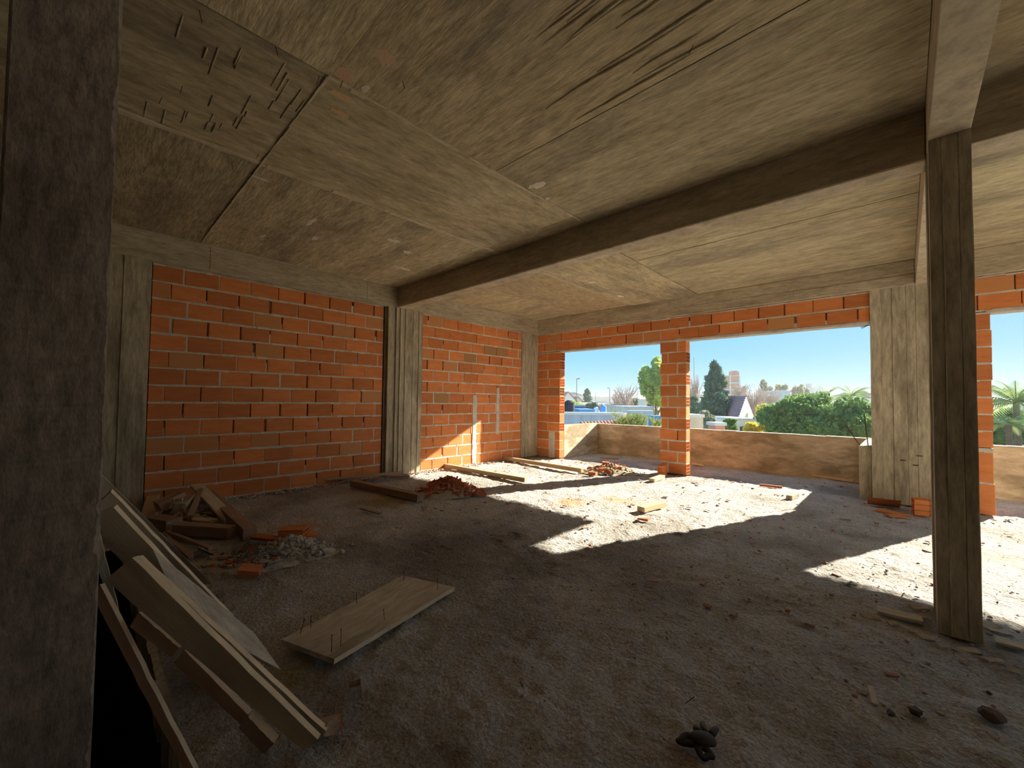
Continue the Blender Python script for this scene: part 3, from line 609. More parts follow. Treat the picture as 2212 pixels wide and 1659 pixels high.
timber(F(780, 1100), F(822, 1112), .04, .015, m_woodbrown, 'wood_chip', 'dark thin strip on the floor under the brown timber', 'offcut')
timber(F(745, 1142), F(840, 1124), .03, .01, m_col, 'mortar_strip', 'pale thin strip on the floor in the middle of the room', 'offcut')
# scrap heap of timber against the wall
GS = 'timber offcuts heaped against the brick wall'
timber(F(440, 1072), F(540, 1168), .11, .10, m_woodbrown, 'square_timber', 'long mortar-caked timber running from the wall to the floor', group=GS, z=.01, z1=.01)
timber(F(382, 1152), F(502, 1160), .11, .09, m_woodbrown, 'square_timber', 'thick brown timber lying crosswise in front of the scrap heap', group=GS)
timber(F(330, 1140), F(376, 1148), .14, .11, m_woodbrown, 'square_timber', 'dark block end at the left of the crosswise timber', group=GS)
timber(F(340, 1120), F(398, 1108), .13, .10, m_woodbrown, 'wood_offcut', 'split brown wedge with a whitish end on the scrap heap', 'offcut', GS, z=.07, z1=.14, jit=.012)
timber(F(385, 1122), F(405, 1108), .12, .12, m_col, 'wood_offcut', 'chunky whitish block at the centre of the scrap heap', 'offcut', GS, z=.04, z1=.08, jit=.015)
timber(F(422, 1092), F(500, 1132), .12, .03, m_wood, 'wood_offcut', 'slanting flat board on the right of the scrap heap', 'offcut', GS, z=.22, z1=.02)
timber(F(410, 1130), F(433, 1098), .05, .05, m_woodbrown, 'wood_offcut', 'short upright stick leaning in the scrap heap', 'offcut', GS, z=.03, z1=.18)
timber(F(415, 1130), F(462, 1134), .10, .03, m_wood, 'wood_offcut', 'pale flat shard under the slanting board', 'offcut', GS, z=.02)
timber(F(318, 1125), F(330, 1096), .11, .02, m_woodpale, 'wood_offcut', 'pale flat piece at the left edge of the scrap heap', 'offcut', GS, z=.03, z1=.12)
for (u0, u1, lab) in ((364, 376, 'small pale tag-like slat standing at the wall, left one'), (379, 394, 'small pale tag-like slat standing at the wall, right one')):
    y0_ = F(u0, 1100).y
    P = [D(u0, 1078, 4.25), D(u1, 1075, 4.25), D(u1-3, 1097, 4.2), D(u0+1, 1100, 4.2)]
    plank_quad('wood_tag', P, .012, m_woodpale, lab, 'offcut', edge=False)
timber(F(356, 1150), F(455, 1190), .035, .025, m_woodbrown, 'thin_stick', 'thin dark stick in front of the scrap heap, upper one', 'stick')
timber(F(350, 1156), F(412, 1208), .035, .025, m_woodbrown, 'thin_stick', 'thin dark stick in front of the scrap heap, lower one', 'stick')
timber(F(418, 1198), F(440, 1194), .07, .03, m_col, 'stone_chip', 'small pale chip beside the thin dark sticks', 'stone')
# loose bricks
def loose(u, v, rz, L, Hh, T, label, z=0, kind=2, tilt=(0, 0), mt=None, name='loose_brick', roll=0):
    s = MB(); hx, hy = L/2, T/2
    w = .009
    if kind:
        s.box((-hx, -hy, 0), (hx, -hy+w, Hh)); s.box((-hx, hy-w, 0), (hx, hy, Hh)); s.box((-hx, -hy, 0), (hx, hy, w)); s.box((-hx, -hy, Hh-w), (hx, hy, Hh))
        for i in (1, 2): yy = -hy+(T-w)*i/3; s.box((-hx, yy, w), (hx, yy+w, Hh-w))
        for i in ((1, 2) if Hh > .12 else (1,)): q = Hh*i/(3 if Hh > .12 else 2); s.box((-hx, -hy, q-w/2), (hx, hy, q+w/2))
    else: s.obox((0, 0, Hh/2), (hx, 0, 0), (0, hy, 0), (0, 0, Hh/2), jit=.006)
    me = s.mesh(name, mt or m_brick); o = bpy.data.objects.new(name, me); COL.objects.link(o); p = F(u, v); o.location = (p.x, p.y, z)
    o.rotation_euler = (tilt[0], tilt[1], rz); tag(o, label, 'brick'); return o
loose(1431, 1027, .15, .12, .18, .15, 'upright half brick standing against the left foot of the brick pillar')
loose(1988, 1113, .2, .12, .19, .12, 'orange brick standing at the foot of the wide column, left one')
loose(2012, 1113, .1, .12, .17, .12, 'orange brick half hidden behind the dark column base')
loose(1908, 1092, .1, .30, .16, .012, 'broken brick face with open cells tilted near the wide column', tilt=(.9, 0), kind=2)
loose(1925, 1108, -.3, .26, .012, .14, 'flat orange brick sherd lying near the wide column', kind=0, name='brick_sherd')
loose(1938, 1116, .5, .18, .014, .10, 'small flat orange sherd, frontmost near the wide column', kind=0, name='brick_sherd')
loose(634, 1168, .9, .20, .09, .15, 'hollow orange brick half on the grey rubble heap', z=.02)
loose(585, 1172, .5, .34, .03, .10, 'flat broken brick slab left of the hollow half brick', kind=0, z=.02, name='brick_sherd', mt=m_brickd)
loose(662, 1163, 1.4, .16, .02, .08, 'thin brick sliver right of the hollow half brick', kind=0, z=.02, tilt=(.2, .1), name='brick_sherd', mt=m_brickd)
loose(540, 1238, 1.1, .13, .05, .09, 'red brick lump at the near tip of the rubble heap', kind=0, name='brick_sherd', mt=m_brickd, tilt=(.3, .2))
loose(538, 1200, .4, .14, .02, .09, 'tilted brick sherd at the left of the grey rubble', kind=0, name='brick_sherd', mt=m_brickd, tilt=(.7, .2), z=.03)
loose(1310, 1017, .4, .14, .06, .09, 'reddish brick piece on top of the sunlit rubble heap', z=.10, kind=0, mt=m_brickd, name='brick_sherd')
loose(1303, 1022, 1.1, .13, .07, .09, 'orange brick piece low at the front of the sunlit rubble heap', kind=0, z=.02, mt=m_brickd, name='brick_sherd')
loose(1281, 1026, .2, .12, .05, .09, 'brick piece at the left foot of the sunlit rubble heap', kind=0, z=.0, mt=m_brickd, name='brick_sherd')
loose(1390, 1122, .2, .11, .012, .07, 'small pinkish sherd in front of the pale wood block', kind=0, mt=m_brickd, name='brick_sherd')
# rubble heaps (uncountable fragments)
def heap(u, v, rx, ry, hh, n, mats, label, sizes=(.01, .04), flat=.5, shards=0, seed=1, name='rubble_heap', rot=0):
    random.seed(seed); c = F(u, v); s = MB(); cr_, sr_ = math.cos(rot), math.sin(rot)
    # mound
    seg = 20; vs = [(c.x, c.y, hh*.75)]; fs = []
    for r in range(1, 6):
        for k in range(seg):
            a = 2*math.pi*k/seg; q = r/5*random.uniform(.88, 1.1); x, y = math.cos(a)*rx*q, math.sin(a)*ry*q
            vs.append((c.x+x*cr_-y*sr_, c.y+x*sr_+y*cr_, max(-.015, hh*.75*(1-q)**1.0+random.uniform(-.01, .01)-.012*(r == 5))))
    for k in range(seg): fs.append((0, 1+k, 1+(k+1) % seg))
    for r in range(4):
        for k in range(seg): a = 1+r*seg+k; b = 1+r*seg+(k+1) % seg; fs.append((a, a+seg, b+seg, b))
    s.add(vs, fs, 0)
    for _ in range(n):
        q = abs(random.gauss(0, .48)); a = random.uniform(0, 6.283); q = min(q, 1.45); x, y = math.cos(a)*rx*q, math.sin(a)*ry*q
        sz = random.uniform(*sizes)*(1.2-.4*min(q, 1)); z = max(.0, hh*(1-q)*.8)+sz*.3
        s.lump((c.x+x*cr_-y*sr_, c.y+x*sr_+y*cr_, z), sz, (1, random.uniform(.6, 1), random.uniform(flat*.6, flat*1.4)), mi=random.randrange(len(mats)), j=.35, seg=5)
    for _ in range(shards):
        q = min(abs(random.gauss(0, .45)), 1.2); a = random.uniform(0, 6.283); x, y = math.cos(a)*rx*q, math.sin(a)*ry*q
        ax = Vector((random.gauss(0, 1), random.gauss(0, 1), random.gauss(0, .45))).normalized(); ay = ax.orthogonal().normalized(); az = ax.cross(ay)
        L = random.uniform(.025, .085)
        s.obox((c.x+x*cr_-y*sr_, c.y+x*sr_+y*cr_, max(.015, hh*(1-q)*.85)+.01), ax*L, ay*L*random.uniform(.25, .6), az*.005, mi=len(mats)-1, jit=.006)
    o = s.build(name, mats); tag(o, label, 'rubble', kind='stuff'); return o
heap(968, 1064, .46, .30, .20, 260, [m_rubble, m_brickdust, m_brickd], 'dark red heap of thin brick shards at the edge of the sun patch', shards=170, seed=5, rot=.8)
heap(1318, 1019, .50, .32, .15, 320, [m_gravel]*7+[m_brickd], 'sunlit heap of grey rubble and brick at the end of the pale timber', shards=18, seed=6, rot=.7)
heap(628, 1196, .36, .22, .13, 380, [m_rubble, m_rubble, m_rubble], 'grey crumbly mortar heap behind the flat formwork board', sizes=(.01, .035), flat=.8, seed=7, rot=1.0)
heap(545, 1210, .42, .26, .05, 240, [m_rubble, m_brickd, m_floor], 'low spread of grit and sherds left of the grey mortar heap', sizes=(.008, .03), shards=22, seed=8, rot=.8)
heap(400, 1120, .52, .40, .06, 160, [m_rubble, m_woodbrown, m_woodbrown], 'dirt and splinters under the timber scrap heap', sizes=(.01, .04), shards=60, seed=9, rot=.8, name='splinter_heap')
# mortar spill line along the foot of the left wall and general grit
random.seed(13); s = MB()
for _ in range(900):
    y = random.uniform(.5, 6.6); x = XL+abs(random.gauss(0, .10))+.02; sz = random.uniform(.005, .022); s.lump((x, y, sz*.3), sz, (1, .8, .5), mi=0 if random.random() < .8 else 1, seg=5)
tag(s.build('wall_foot_grit', [m_rubble, m_brickd]), 'dark line of dropped mortar crumbs along the foot of the left wall', 'grit', kind='stuff')
s = MB()
for _ in range(2600):
    if random.random() < .55: p = F(random.uniform(450, 2200), random.triangular(1040, 1659, 1150)); 
    else: p = Vector((random.uniform(-5.8, 1.2), random.uniform(1, 8.5), 0))
    if (p.y < .35 and p.x < -.9) or p.x < XL+.15 or p.y > YP-.05 or abs(p.x+1.95) < 0: continue
    sz = random.choice((.003, .004, .004, .005, .009)) * random.uniform(.7, 1.3)*(1.3 if p.y > 2 else .8)
    s.lump((p.x, p.y, sz*.2), sz, (1, .8, .5), mi=random.choice((0, 0, 0, 1, 2)), seg=5)
for _ in range(260):
    p = Vector((random.uniform(-5.5, 1.0), random.uniform(2.6, 8.2), .004)); a = random.random()*3.14; L = random.uniform(.010, .035)
    s.obox(p, (math.cos(a)*L, math.sin(a)*L, 0), (-math.sin(a)*L*.4, math.cos(a)*L*.4, 0), (0, 0, .004), mi=random.choice((1, 1, 2)), jit=.003)
tag(s.build('floor_grit', [m_rubble, m_brickdust, m_floor]), 'crumbs of mortar and brick strewn over the whole floor', 'grit', kind='stuff')
m_clod = mat('dark_clod', (.16, .12, .10), (.10, .08, .07), nscale=20, bump=.8, bscale=60)
# dark lumps low right
for i, (u, v, r, lab) in enumerate(((2142, 1556, .045, 'largest dark clod at the lower right'), (1978, 1543, .026, 'dark clod left of the largest one'), (1925, 1546, .018, 'small brown clod below the upright wood chip'), (2137, 1500, .012, 'tiny dark clod above the largest one'), (1702, 1322, .016, 'small reddish clod in the open floor right of centre'))):
    s = MB(); p = F(u, v); s.lump((p.x, p.y, r*.45), r, (1, .8, .6), seg=8, j=.2); tag(s.build('dirt_clod', m_clod if i < 4 else m_brickd), lab, 'clod')
# curled peeling cement crusts round the dark column foot
random.seed(19); s = MB()
for (u, v) in ((1880, 1330), (1930, 1345), (1975, 1360), (2000, 1375), (2040, 1392), (2090, 1402), (2150, 1425), (2190, 1445), (2140, 1350), (2160, 1362), (1990, 1330), (1985, 1312)):
    p = F(u, v, .008); a = random.uniform(.2, .9); L = random.uniform(.02, .05); s.obox(p+Vector((0, 0, -.004)), (math.cos(a)*L, math.sin(a)*L, 0), (-math.sin(a)*L*.4, math.cos(a)*L*.4, .004), (0, 0, .003), jit=.006)
tag(s.build('cement_crust', m_gravel), 'thin pale cement crusts broken round the dark column foot', 'crust', kind='stuff')
# bent metal bracket, paper, string, wire
s = MB(); p = [F(756, 1479, .02), F(779, 1473, .02), F(781, 1508, .01)]
s.obox((p[0]+p[1])/2+Vector((0, 0, .0)), (p[1]-p[0])/2, (0, 0, .014), Vector((.001, .001, 0)).normalized()*.0015)
s.obox((p[1]+p[2])/2, (p[2]-p[1])/2, (0, 0, .014), ((p[2]-p[1]).cross(Vector((0, 0, 1)))).normalized()*.0015)
pass
tag(s.build('metal_bracket', m_woodbrown), 'small bent brown metal strip lying in front of the flat board', 'bracket')
random.seed(4); s = MB(); c = F(712, 1568); n = 7; vs = []; fs = []
pu = [(678, 1566), (690, 1552), (735, 1540), (737, 1565), (722, 1588), (700, 1592), (690, 1580)]
for k, (u, v) in enumerate(pu): vs.append(F(u, v, random.uniform(.01, .05)))
vs.append(F(708, 1562, .055)); vs.append(F(718, 1570, .02))
for k in range(7): fs.append((k, (k+1) % 7, 7 if k in (0, 1, 5, 6) else 8))
fs.append((2, 7, 8)); fs.append((5, 8, 7)); s.add(vs, fs)
o = s.build('crumpled_bag', m_paper); m = o.modifiers.new('s', 'SOLIDIFY'); m.thickness = .003; m2 = o.modifiers.new('d', 'SUBSURF'); m2.subdivision_type = 'SIMPLE'; m2.levels = 1; m2.render_levels = 1
tag(o, 'crumpled brown paper scrap at the foot of the leaning planks', 'paper')
s = MB(); s.tube([F(731, 1538, .055), F(734, 1560, .05), F(737, 1580, .012)], .0022, 6); tag(s.build('orange_string', m_string), 'short bright orange string hanging over the paper scrap', 'string')
s = MB(); s.tube([F(1481, 1519, .004), F(1500, 1505, .006)], .0018, 5); tag(s.build('wire_piece', m_rust), 'short thin wire lying above the glove', 'wire')
# ------------------------------------------------------------------ glove
def glove():
    g = empty('work_glove', F(1505, 1600)); base = F(1505, 1600)
    def chain(pts, rads, name):
        me = bpy.data.meshes.new(name); P = [F(u, v, z)-base for u, v, z in pts]
        me.from_pydata([tuple(p) for p in P], [(i, i+1) for i in range(len(P)-1)], []); o = bpy.data.objects.new(name, me); COL.objects.link(o); o.parent = g
        sk = o.modifiers.new('k', 'SKIN'); sd = o.modifiers.new('s', 'SUBSURF'); sd.levels = 2; sd.render_levels = 2
        for i, r in enumerate(rads): me.skin_vertices[0].data[i].radius = (r[0]*1.25, r[1]*1.2)
        me.skin_vertices[0].data[0].use_root = True; me.materials.append(m_glove); sk.use_smooth_shade = True
        return o
    chain([(1548, 1602, .022), (1530, 1597, .028), (1510, 1594, .03), (1490, 1592, .022)], [(.018, .010), (.026, .015), (.028, .016), (.018, .012)], 'palm')
    chain([(1500, 1592, .024), (1480, 1588, .022), (1466, 1603, .016), (1461, 1598, .010)], [(.012, .010), (.011, .010), (.010, .009), (.008, .008)], 'finger')
    chain([(1510, 1604, .018), (1492, 1606, .012), (1478, 1604, .012), (1463, 1601, .012)], [(.012, .011), (.011, .010), (.011, .010), (.009, .008)], 'finger')
    chain([(1515, 1585, .03), (1505, 1575, .03), (1500, 1570, .024)], [(.012, .011), (.012, .011), (.009, .009)], 'finger')
    chain([(1525, 1585, .026), (1520, 1572, .028), (1517, 1562, .018)], [(.012, .010), (.011, .010), (.008, .008)], 'finger')
    chain([(1536, 1588, .024), (1543, 1578, .026), (1549, 1572, .018)], [(.012, .010), (.011, .010), (.008, .008)], 'thumb')
    chain([(1502, 1608, .014), (1508, 1618, .012), (1513, 1630, .010), (1521, 1640, .008), (1530, 1632, .012), (1542, 1637, .012), (1530, 1622, .014), (1515, 1612, .016)], [(.010, .008)]*8, 'cuff')
    tag(g, 'crumpled dark work glove lying on the floor at the bottom', 'glove')
glove()
exec_outdoor = True
# ------------------------------------------------------------------ outdoors
ZG = -3.6
m_ground = mat('ground', (.24, .28, .15), (.34, .32, .24), nscale=.15, bump=0, objrand=None)
s = MB(); s.box((-260, 9.4, ZG-.3), (160, 420, ZG)); tag(s.build('ground', m_ground), 'yards and gardens below the balcony', kind='structure')
m_white = mat('white_render', (.85, .83, .80), (.75, .73, .70), nscale=.8, bump=0)
m_beige = mat('beige_render', (.80, .74, .56), (.62, .57, .42), nscale=1.2, stretch=(1, 1, .3), bump=0)
m_greywall = mat('grey_block_wall', (.66, .70, .76), (.50, .54, .60), nscale=1.5, stretch=(3, 3, .3), bump=0)
m_blue = mat('blue_paint', (.18, .42, .85), nscale=1, bump=0); m_bluegrey = mat('blue_grey_roof', (.28, .36, .48), nscale=1, bump=0)
m_tile = mat('clay_roof_tile', (.55, .26, .18), (.45, .20, .15), nscale=3, bump=0, objrand=.1)
m_purple = mat('purple_slate_tile', (.34, .24, .29), (.26, .18, .22), nscale=2, stretch=(1, 1, 6), bump=0)
m_farbrick = mat('far_brick', (.80, .40, .28), (.72, .34, .22), nscale=1, bump=0)
m_glass = mat('window_dark', (.06, .08, .10), nscale=1, bump=0, rough=.2, spec=.6)
m_metal = mat('lamp_post_metal', (.25, .27, .28), nscale=1, bump=0, rough=.5)
m_black = mat('black_tank', (.04, .045, .06), nscale=1, bump=0)
m_bark = mat('bark', (.16, .12, .09), (.10, .08, .06), nscale=6, bump=.4)
m_twig = mat('bare_twigs', (.50, .40, .36), (.40, .31, .28), nscale=3, bump=0)
m_lgreen = mat('leaf_mid_green', (.22, .35, .10), (.10, .20, .06), nscale=3, contrast=(.3, .7), bump=0, objrand=None, trans=.35, rough=.7)
m_lbright = mat('leaf_yellow_green', (.58, .68, .16), (.34, .48, .13), nscale=1.2, contrast=(.35, .6), bump=0, objrand=None, trans=.45, rough=.7)
m_ldark = mat('leaf_blue_green', (.13, .24, .17), (.08, .16, .11), nscale=3, bump=0, objrand=None, trans=.2, rough=.8)
m_lyellow = mat('leaf_yellow', (.85, .68, .08), (.6, .55, .1), nscale=2, bump=0, objrand=None, trans=.4)
m_lpale = mat('leaf_greyish', (.42, .46, .32), (.32, .35, .24), nscale=2, bump=0, objrand=None, trans=.3)
def leafcloud(clumps, n, size, mt, name, parent, seed, droop=0, longf=1.6):
    """clumps: (centre, (rx,ry,rz)); leaves lie mostly on the clump shells"""
    rs = np.random.RandomState(seed); vol = np.array([c[1][0]*c[1][2]+1e-6 for c in clumps]); pr = vol/vol.sum()
    idx = rs.choice(len(clumps), n, p=pr); C_ = np.array([list(clumps[i][0]) for i in idx]); R_ = np.array([clumps[i][1] for i in idx])
    d = rs.normal(size=(n, 3)); d /= np.linalg.norm(d, axis=1)[:, None]; q = 1-np.abs(rs.normal(0, .22, (n, 1)))+np.clip(rs.normal(0, .08, (n, 1)), 0, 1)
    P = C_+d*R_*q
    a = rs.normal(size=(n, 3))+d*.6; a[:, 2] -= droop; a /= np.linalg.norm(a, axis=1)[:, None]
    b = np.cross(a, rs.normal(size=(n, 3))); b /= np.linalg.norm(b, axis=1)[:, None]
    L = size*rs.uniform(.6, 1.3, (n, 1)); w = L/longf
    V = np.stack([P-a*L*.5, P+b*w*.5, P+a*L*.5, P-b*w*.5], 1).reshape(-1, 3)
    me = bpy.data.meshes.new(name); me.vertices.add(4*n); me.vertices.foreach_set('co', V.ravel()); me.loops.add(4*n); me.loops.foreach_set('vertex_index', np.arange(4*n))
    me.polygons.add(n); me.polygons.foreach_set('loop_start', np.arange(n)*4); me.update(calc_edges=True); me.materials.append(mt)
    o = bpy.data.objects.new(name, me); COL.objects.link(o); o.parent = parent; o['kind'] = 'stuff'; return o
def blobs(c, rx, ry, rz, n, seed, k=.42, top=False):
    r = random.Random(seed); out = [(c, (rx*.5, ry*.5, rz*.5))]
    for _ in range(n):
        d = Vector((r.gauss(0, 1), r.gauss(0, 1), r.gauss(0, 1))).normalized()
        if top and d.z < -.3: d.z *= -1
        f = r.uniform(.55, .8); q = r.uniform(k*.6, k*1.1); out.append((Vector(c)+Vector((d.x*rx*f, d.y*ry*f, d.z*rz*f)), (rx*q, ry*q, rz*q*1.0)))
    return out
def trunk(parent, base, top, r, name='trunk', branches=(), mt=None):
    s = MB(); s.tube([base, (Vector(base)+Vector(top))/2+Vector((.03, .02, 0)), top], r, 7, r2=r*.5)
    for b in branches: s.tube([Vector(base).lerp(Vector(top), .55), b], r*.4, 5, r2=r*.12)
    return s.build(name, mt or m_bark, parent)
def crown_tree(u, v0, v1, wpx, dist, mt, label, n=3000, leaf=.16, nb=14, seed=1, cat='tree', name='tree', group=None, k=.42, depth=1.0, droop=0, core=True):
    c = D(u, (v0+v1)/2, dist); rx = wpx/2*dist/FPX; rz = (v1-v0)/2*dist/FPX; g = empty(name, (c.x, c.y, ZG)); tag(g, label, cat, group)
    cl = [(Vector(p)-Vector((c.x, c.y, ZG)), r) for p, r in blobs(c, rx, rx*depth, rz, nb, seed, k)]
    leafcloud(cl, n, leaf, mt, 'foliage', g, seed, droop)
    trunk(g, (0, 0, 0), (0, 0, c.z-ZG), max(.08, rx*.07), branches=[cl[i][0] for i in range(1, min(6, len(cl)))])
    return g
# --- big round evergreen in the right part of the opening
crown_tree(1762, 846, 978, 236, 17, m_lgreen, 'large dense round green tree filling the right of the view over the parapet', n=34000, leaf=.15, nb=90, seed=3, k=.26, depth=.8)
# --- tall dark conifer
def conifer(u, v0, v1, wpx, dist, label, seed, n=9000, leaf=.2, mt=None):
    c = D(u, v1, dist); t = D(u, v0, dist); h = t.z-ZG; r0 = wpx/2*dist/FPX; g = empty('conifer', (c.x, c.y, ZG)); tag(g, label, 'tree'); r = random.Random(seed)
    hb = c.z-ZG; cl = []
    for i in range(90):
        f = r.random()**.8; z = hb+(h-hb)*f; rr = r0*(1-f)**.6*r.uniform(.45, 1.0)+.02; a = r.uniform(0, 6.28)
        cl.append((Vector((math.cos(a)*rr*.75, math.sin(a)*rr*.75, z)), (rr*.36+.06, rr*.36+.06, .11*(h-hb)*.5)))
    leafcloud(cl, n, leaf, mt or m_ldark, 'foliage', g, seed, droop=-.9, longf=3)
    trunk(g, (0, 0, 0), (0, 0, h*.93), .14); return g
conifer(1545, 786, 935, 84, 26, 'tall dark blue-green conifer left of the purple-roofed house', 5, n=14000, leaf=.32)
conifer(1268, 840, 874, 30, 70, 'small distant conifer seen through the left opening', 6, n=1500, leaf=.5)
crown_tree(1503, 858, 930, 42, 32, m_ldark, 'dark hedge-like tree between the brick pillar and the tall conifer', n=3500, leaf=.3, seed=12)
crown_tree(1416, 772, 885, 84, 30, m_lbright, 'tall bright yellow-green tree against the sky left of the brick pillar', n=9000, leaf=.26, nb=40, seed=8, k=.26)
crown_tree(1660, 869, 912, 44, 24, m_lyellow, 'small bright yellow shrub tree left of the big round tree', n=3500, leaf=.17, seed=9)
crown_tree(1628, 912, 938, 40, 19, m_lyellow, 'low yellowish bush just above the parapet', n=1800, leaf=.13, seed=10, name='bush', cat='bush')
crown_tree(1577, 905, 930, 32, 17, m_lgreen, 'small glossy green bush at the foot of the tall conifer', n=1500, leaf=.13, seed=11, name='bush', cat='bush')
crown_tree(1528, 880, 930, 30, 20, m_lpale, 'greyish climbing shrub under the tall conifer', n=1800, leaf=.15, seed=17, name='bush', cat='bush')
GE = 'pale open-crowned trees on the skyline'
for i, (u, v0, v1, w, lab) in enumerate(((1652, 818, 872, 40, 'leftmost'), (1690, 826, 872, 44, 'second from left'), (1720, 822, 868, 40, 'second from right'), (1745, 834, 870, 34, 'rightmost'))):
    crown_tree(u, v0, v1, w*.8, 60+i*3, m_lpale, f'pale open-crowned tree on the skyline, {lab} of its row', n=900, leaf=.42, nb=10, seed=30+i, k=.3, group=GE)
# bare winter trees
def bare(u, v0, v1, wpx, dist, label, seed, n=60, group='bare winter trees beyond the parapet'):
    r = random.Random(seed); c = D(u, v1, dist); t = D(u, v0, dist); g = empty('bare_tree', (c.x, c.y, ZG)); tag(g, label, 'tree', group); h = t.z-ZG; w = wpx/2*dist/FPX; hb = c.z-ZG
    s = MB(); s.tube([(0, 0, 0), (0, 0, hb)], .16, 6, r2=.1)
    b = MB(); th = .0045*dist/10
    for _ in range(n):
        z0 = hb+(h-hb)*r.uniform(-.1, .45); a = r.uniform(0, 6.28); rr = w*r.uniform(.4, 1); z1 = min(h, z0+(h-hb)*r.uniform(.35, .7))
        m1 = Vector((math.cos(a)*rr*.45, math.sin(a)*rr*.45, z0+(z1-z0)*.4)); e = Vector((math.cos(a)*rr, math.sin(a)*rr, z1)); b.tube([(0, 0, z0), m1, e], th*2.2, 4, r2=th*.8, cap=False)
        for _ in range(4):
            p = m1.lerp(e, r.uniform(.1, .9)); b.tube([p, p+Vector((r.uniform(-.3, .3)*w, r.uniform(-.3, .3)*w, r.uniform(.02, .3)*(h-hb)))], th, 3, r2=th*.5, cap=False)
    s.build('trunk', m_bark, g); b.build('branches', m_twig, g)
bare(1352, 836, 895, 62, 45, 'leafless tree left of the bright yellow-green tree', 1, 70)
bare(1332, 850, 890, 34, 47, 'smaller leafless tree further left in the left opening', 2, 40)
bare(1302, 872, 892, 22, 40, 'scrubby leafless bush by the blue water tank', 3, 40)
bare(1627, 838, 905, 62, 38, 'leafless brownish tree right of the purple-roofed house', 4, 90)
bare(1660, 846, 885, 56, 46, 'leafless brownish tree above the yellow shrub', 5, 80)
bare(1500, 812, 905, 40, 40, 'leafless tree just right of the brick pillar', 6, 60)
bare(1598, 828, 862, 40, 45, 'leafless tree in front of the far brick block', 7, 50)
# palms
def palm(u, vt, dist, frond, label, seed, n=20, spread=1.0):
    r = random.Random(seed); c = D(u, vt, dist); g = empty('palm_tree', (c.x, c.y, ZG)); tag(g, label, 'tree', 'palms beyond the parapet'); h = c.z-ZG
    s = MB(); s.tube([(0, 0, 0), (.05, 0, h*.5), (0, 0, h)], .11, 8, r2=.07); s.build('trunk', m_bark, g)
    for k in range(n):
        a = 2*math.pi*k/n+r.uniform(-.15, .15); el = r.uniform(.1, 1.25); f = MB(); L = frond*r.uniform(.8, 1.1); pts = []
        for t in range(9):
            q = t/8; rad = L*q*math.cos(el*(1-q*.3))*spread; z = L*(math.sin(el)*q-.75*q*q*(1-.35*el)); pts.append(Vector((math.cos(a)*rad, math.sin(a)*rad, h+z)))
        f.tube(pts, .012*frond, 4, r2=.004*frond)
        side = Vector((-math.sin(a), math.cos(a), 0))
        for t in range(1, 8):
            for e in range(3):
                p = pts[t].lerp(pts[t+1], e/3); l = L*.24*math.sin(math.pi*min(1, (t+e/3)/9+.12))
                for sg in (-1, 1):
                    tip = p+side*sg*l*.8+Vector((0, 0, -l*.55))+(pts[t+1]-pts[t])*.6; w_ = (pts[t+1]-pts[t])*.12; f.add([p-w_, p+w_, tip], [(0, 1, 2)])
        f.build('frond', m_lpalm, g)
m_lpalm = mat('palm_leaf', (.36, .46, .2), (.24, .34, .14), nscale=2, bump=0, objrand=None, trans=.35)
palm(1838, 858, 24, 1.25, 'palm with arching fronds behind the big round tree, right one', 1, 18)
palm(1790, 850, 26, 1.0, 'palm with one tall frond behind the big round tree, left one', 2, 9)
palm(2195, 872, 13, 1.5, 'large palm seen right of the dark column', 3, 24)
palm(2178, 918, 12, .8, 'lower palm at the right edge above the parapet', 4, 20)
crown_tree(2190, 885, 985, 100, 14.5, m_lgreen, 'dark green bush under the palms at the right edge', n=7000, leaf=.14, seed=15, name='bush', cat='bush')
# oleander-like shrub right behind the balcony
m_lshrub = mat('leaf_oleander', (.36, .42, .17), (.22, .29, .10), nscale=2, bump=0, objrand=None, trans=.35)
def shrub(u0, u1, v0, v1, dist, label, seed, nst=26):
    r = random.Random(seed); c = D((u0+u1)/2, v1, dist); g = empty('leafy_shrub', (c.x, c.y, ZG)); tag(g, label, 'shrub'); f = MB(); st = MB()
    for _ in range(nst):
        b = D(r.uniform(u0, u1), v1+8, dist+r.uniform(-.3, .3))-Vector((c.x, c.y, ZG)); tp = D(r.uniform(u0, u1), r.uniform(v0, v0+(v1-v0)*.5), dist+r.uniform(-.3, .3))-Vector((c.x, c.y, ZG))
        st.tube([(r.uniform(-.3, .3), r.uniform(-.3, .3), 0), b, tp], .012, 4, r2=.005)
        for k in range(26):
            q = r.uniform(0, 1); p = b.lerp(tp, q); d = Vector((r.gauss(0, .7), r.gauss(0, .7), r.uniform(.1, 1))).normalized()*r.uniform(.10, .17); w_ = d.orthogonal().normalized()*.018
            f.add([p, p+d*.5+w_, p+d, p+d*.5-w_], [(0, 1, 2, 3)])
    st.build('stem', m_bark, g); o = f.build('foliage', m_lshrub, g); o['kind'] = 'stuff'
shrub(1322, 1398, 896, 922, 11.3, 'leafy pale green shrub rising just behind the parapet left of the pillar', 1)
shrub(1408, 1430, 902, 925, 11.3, 'leafy twig clump behind the parapet touching the brick pillar', 2, 10)
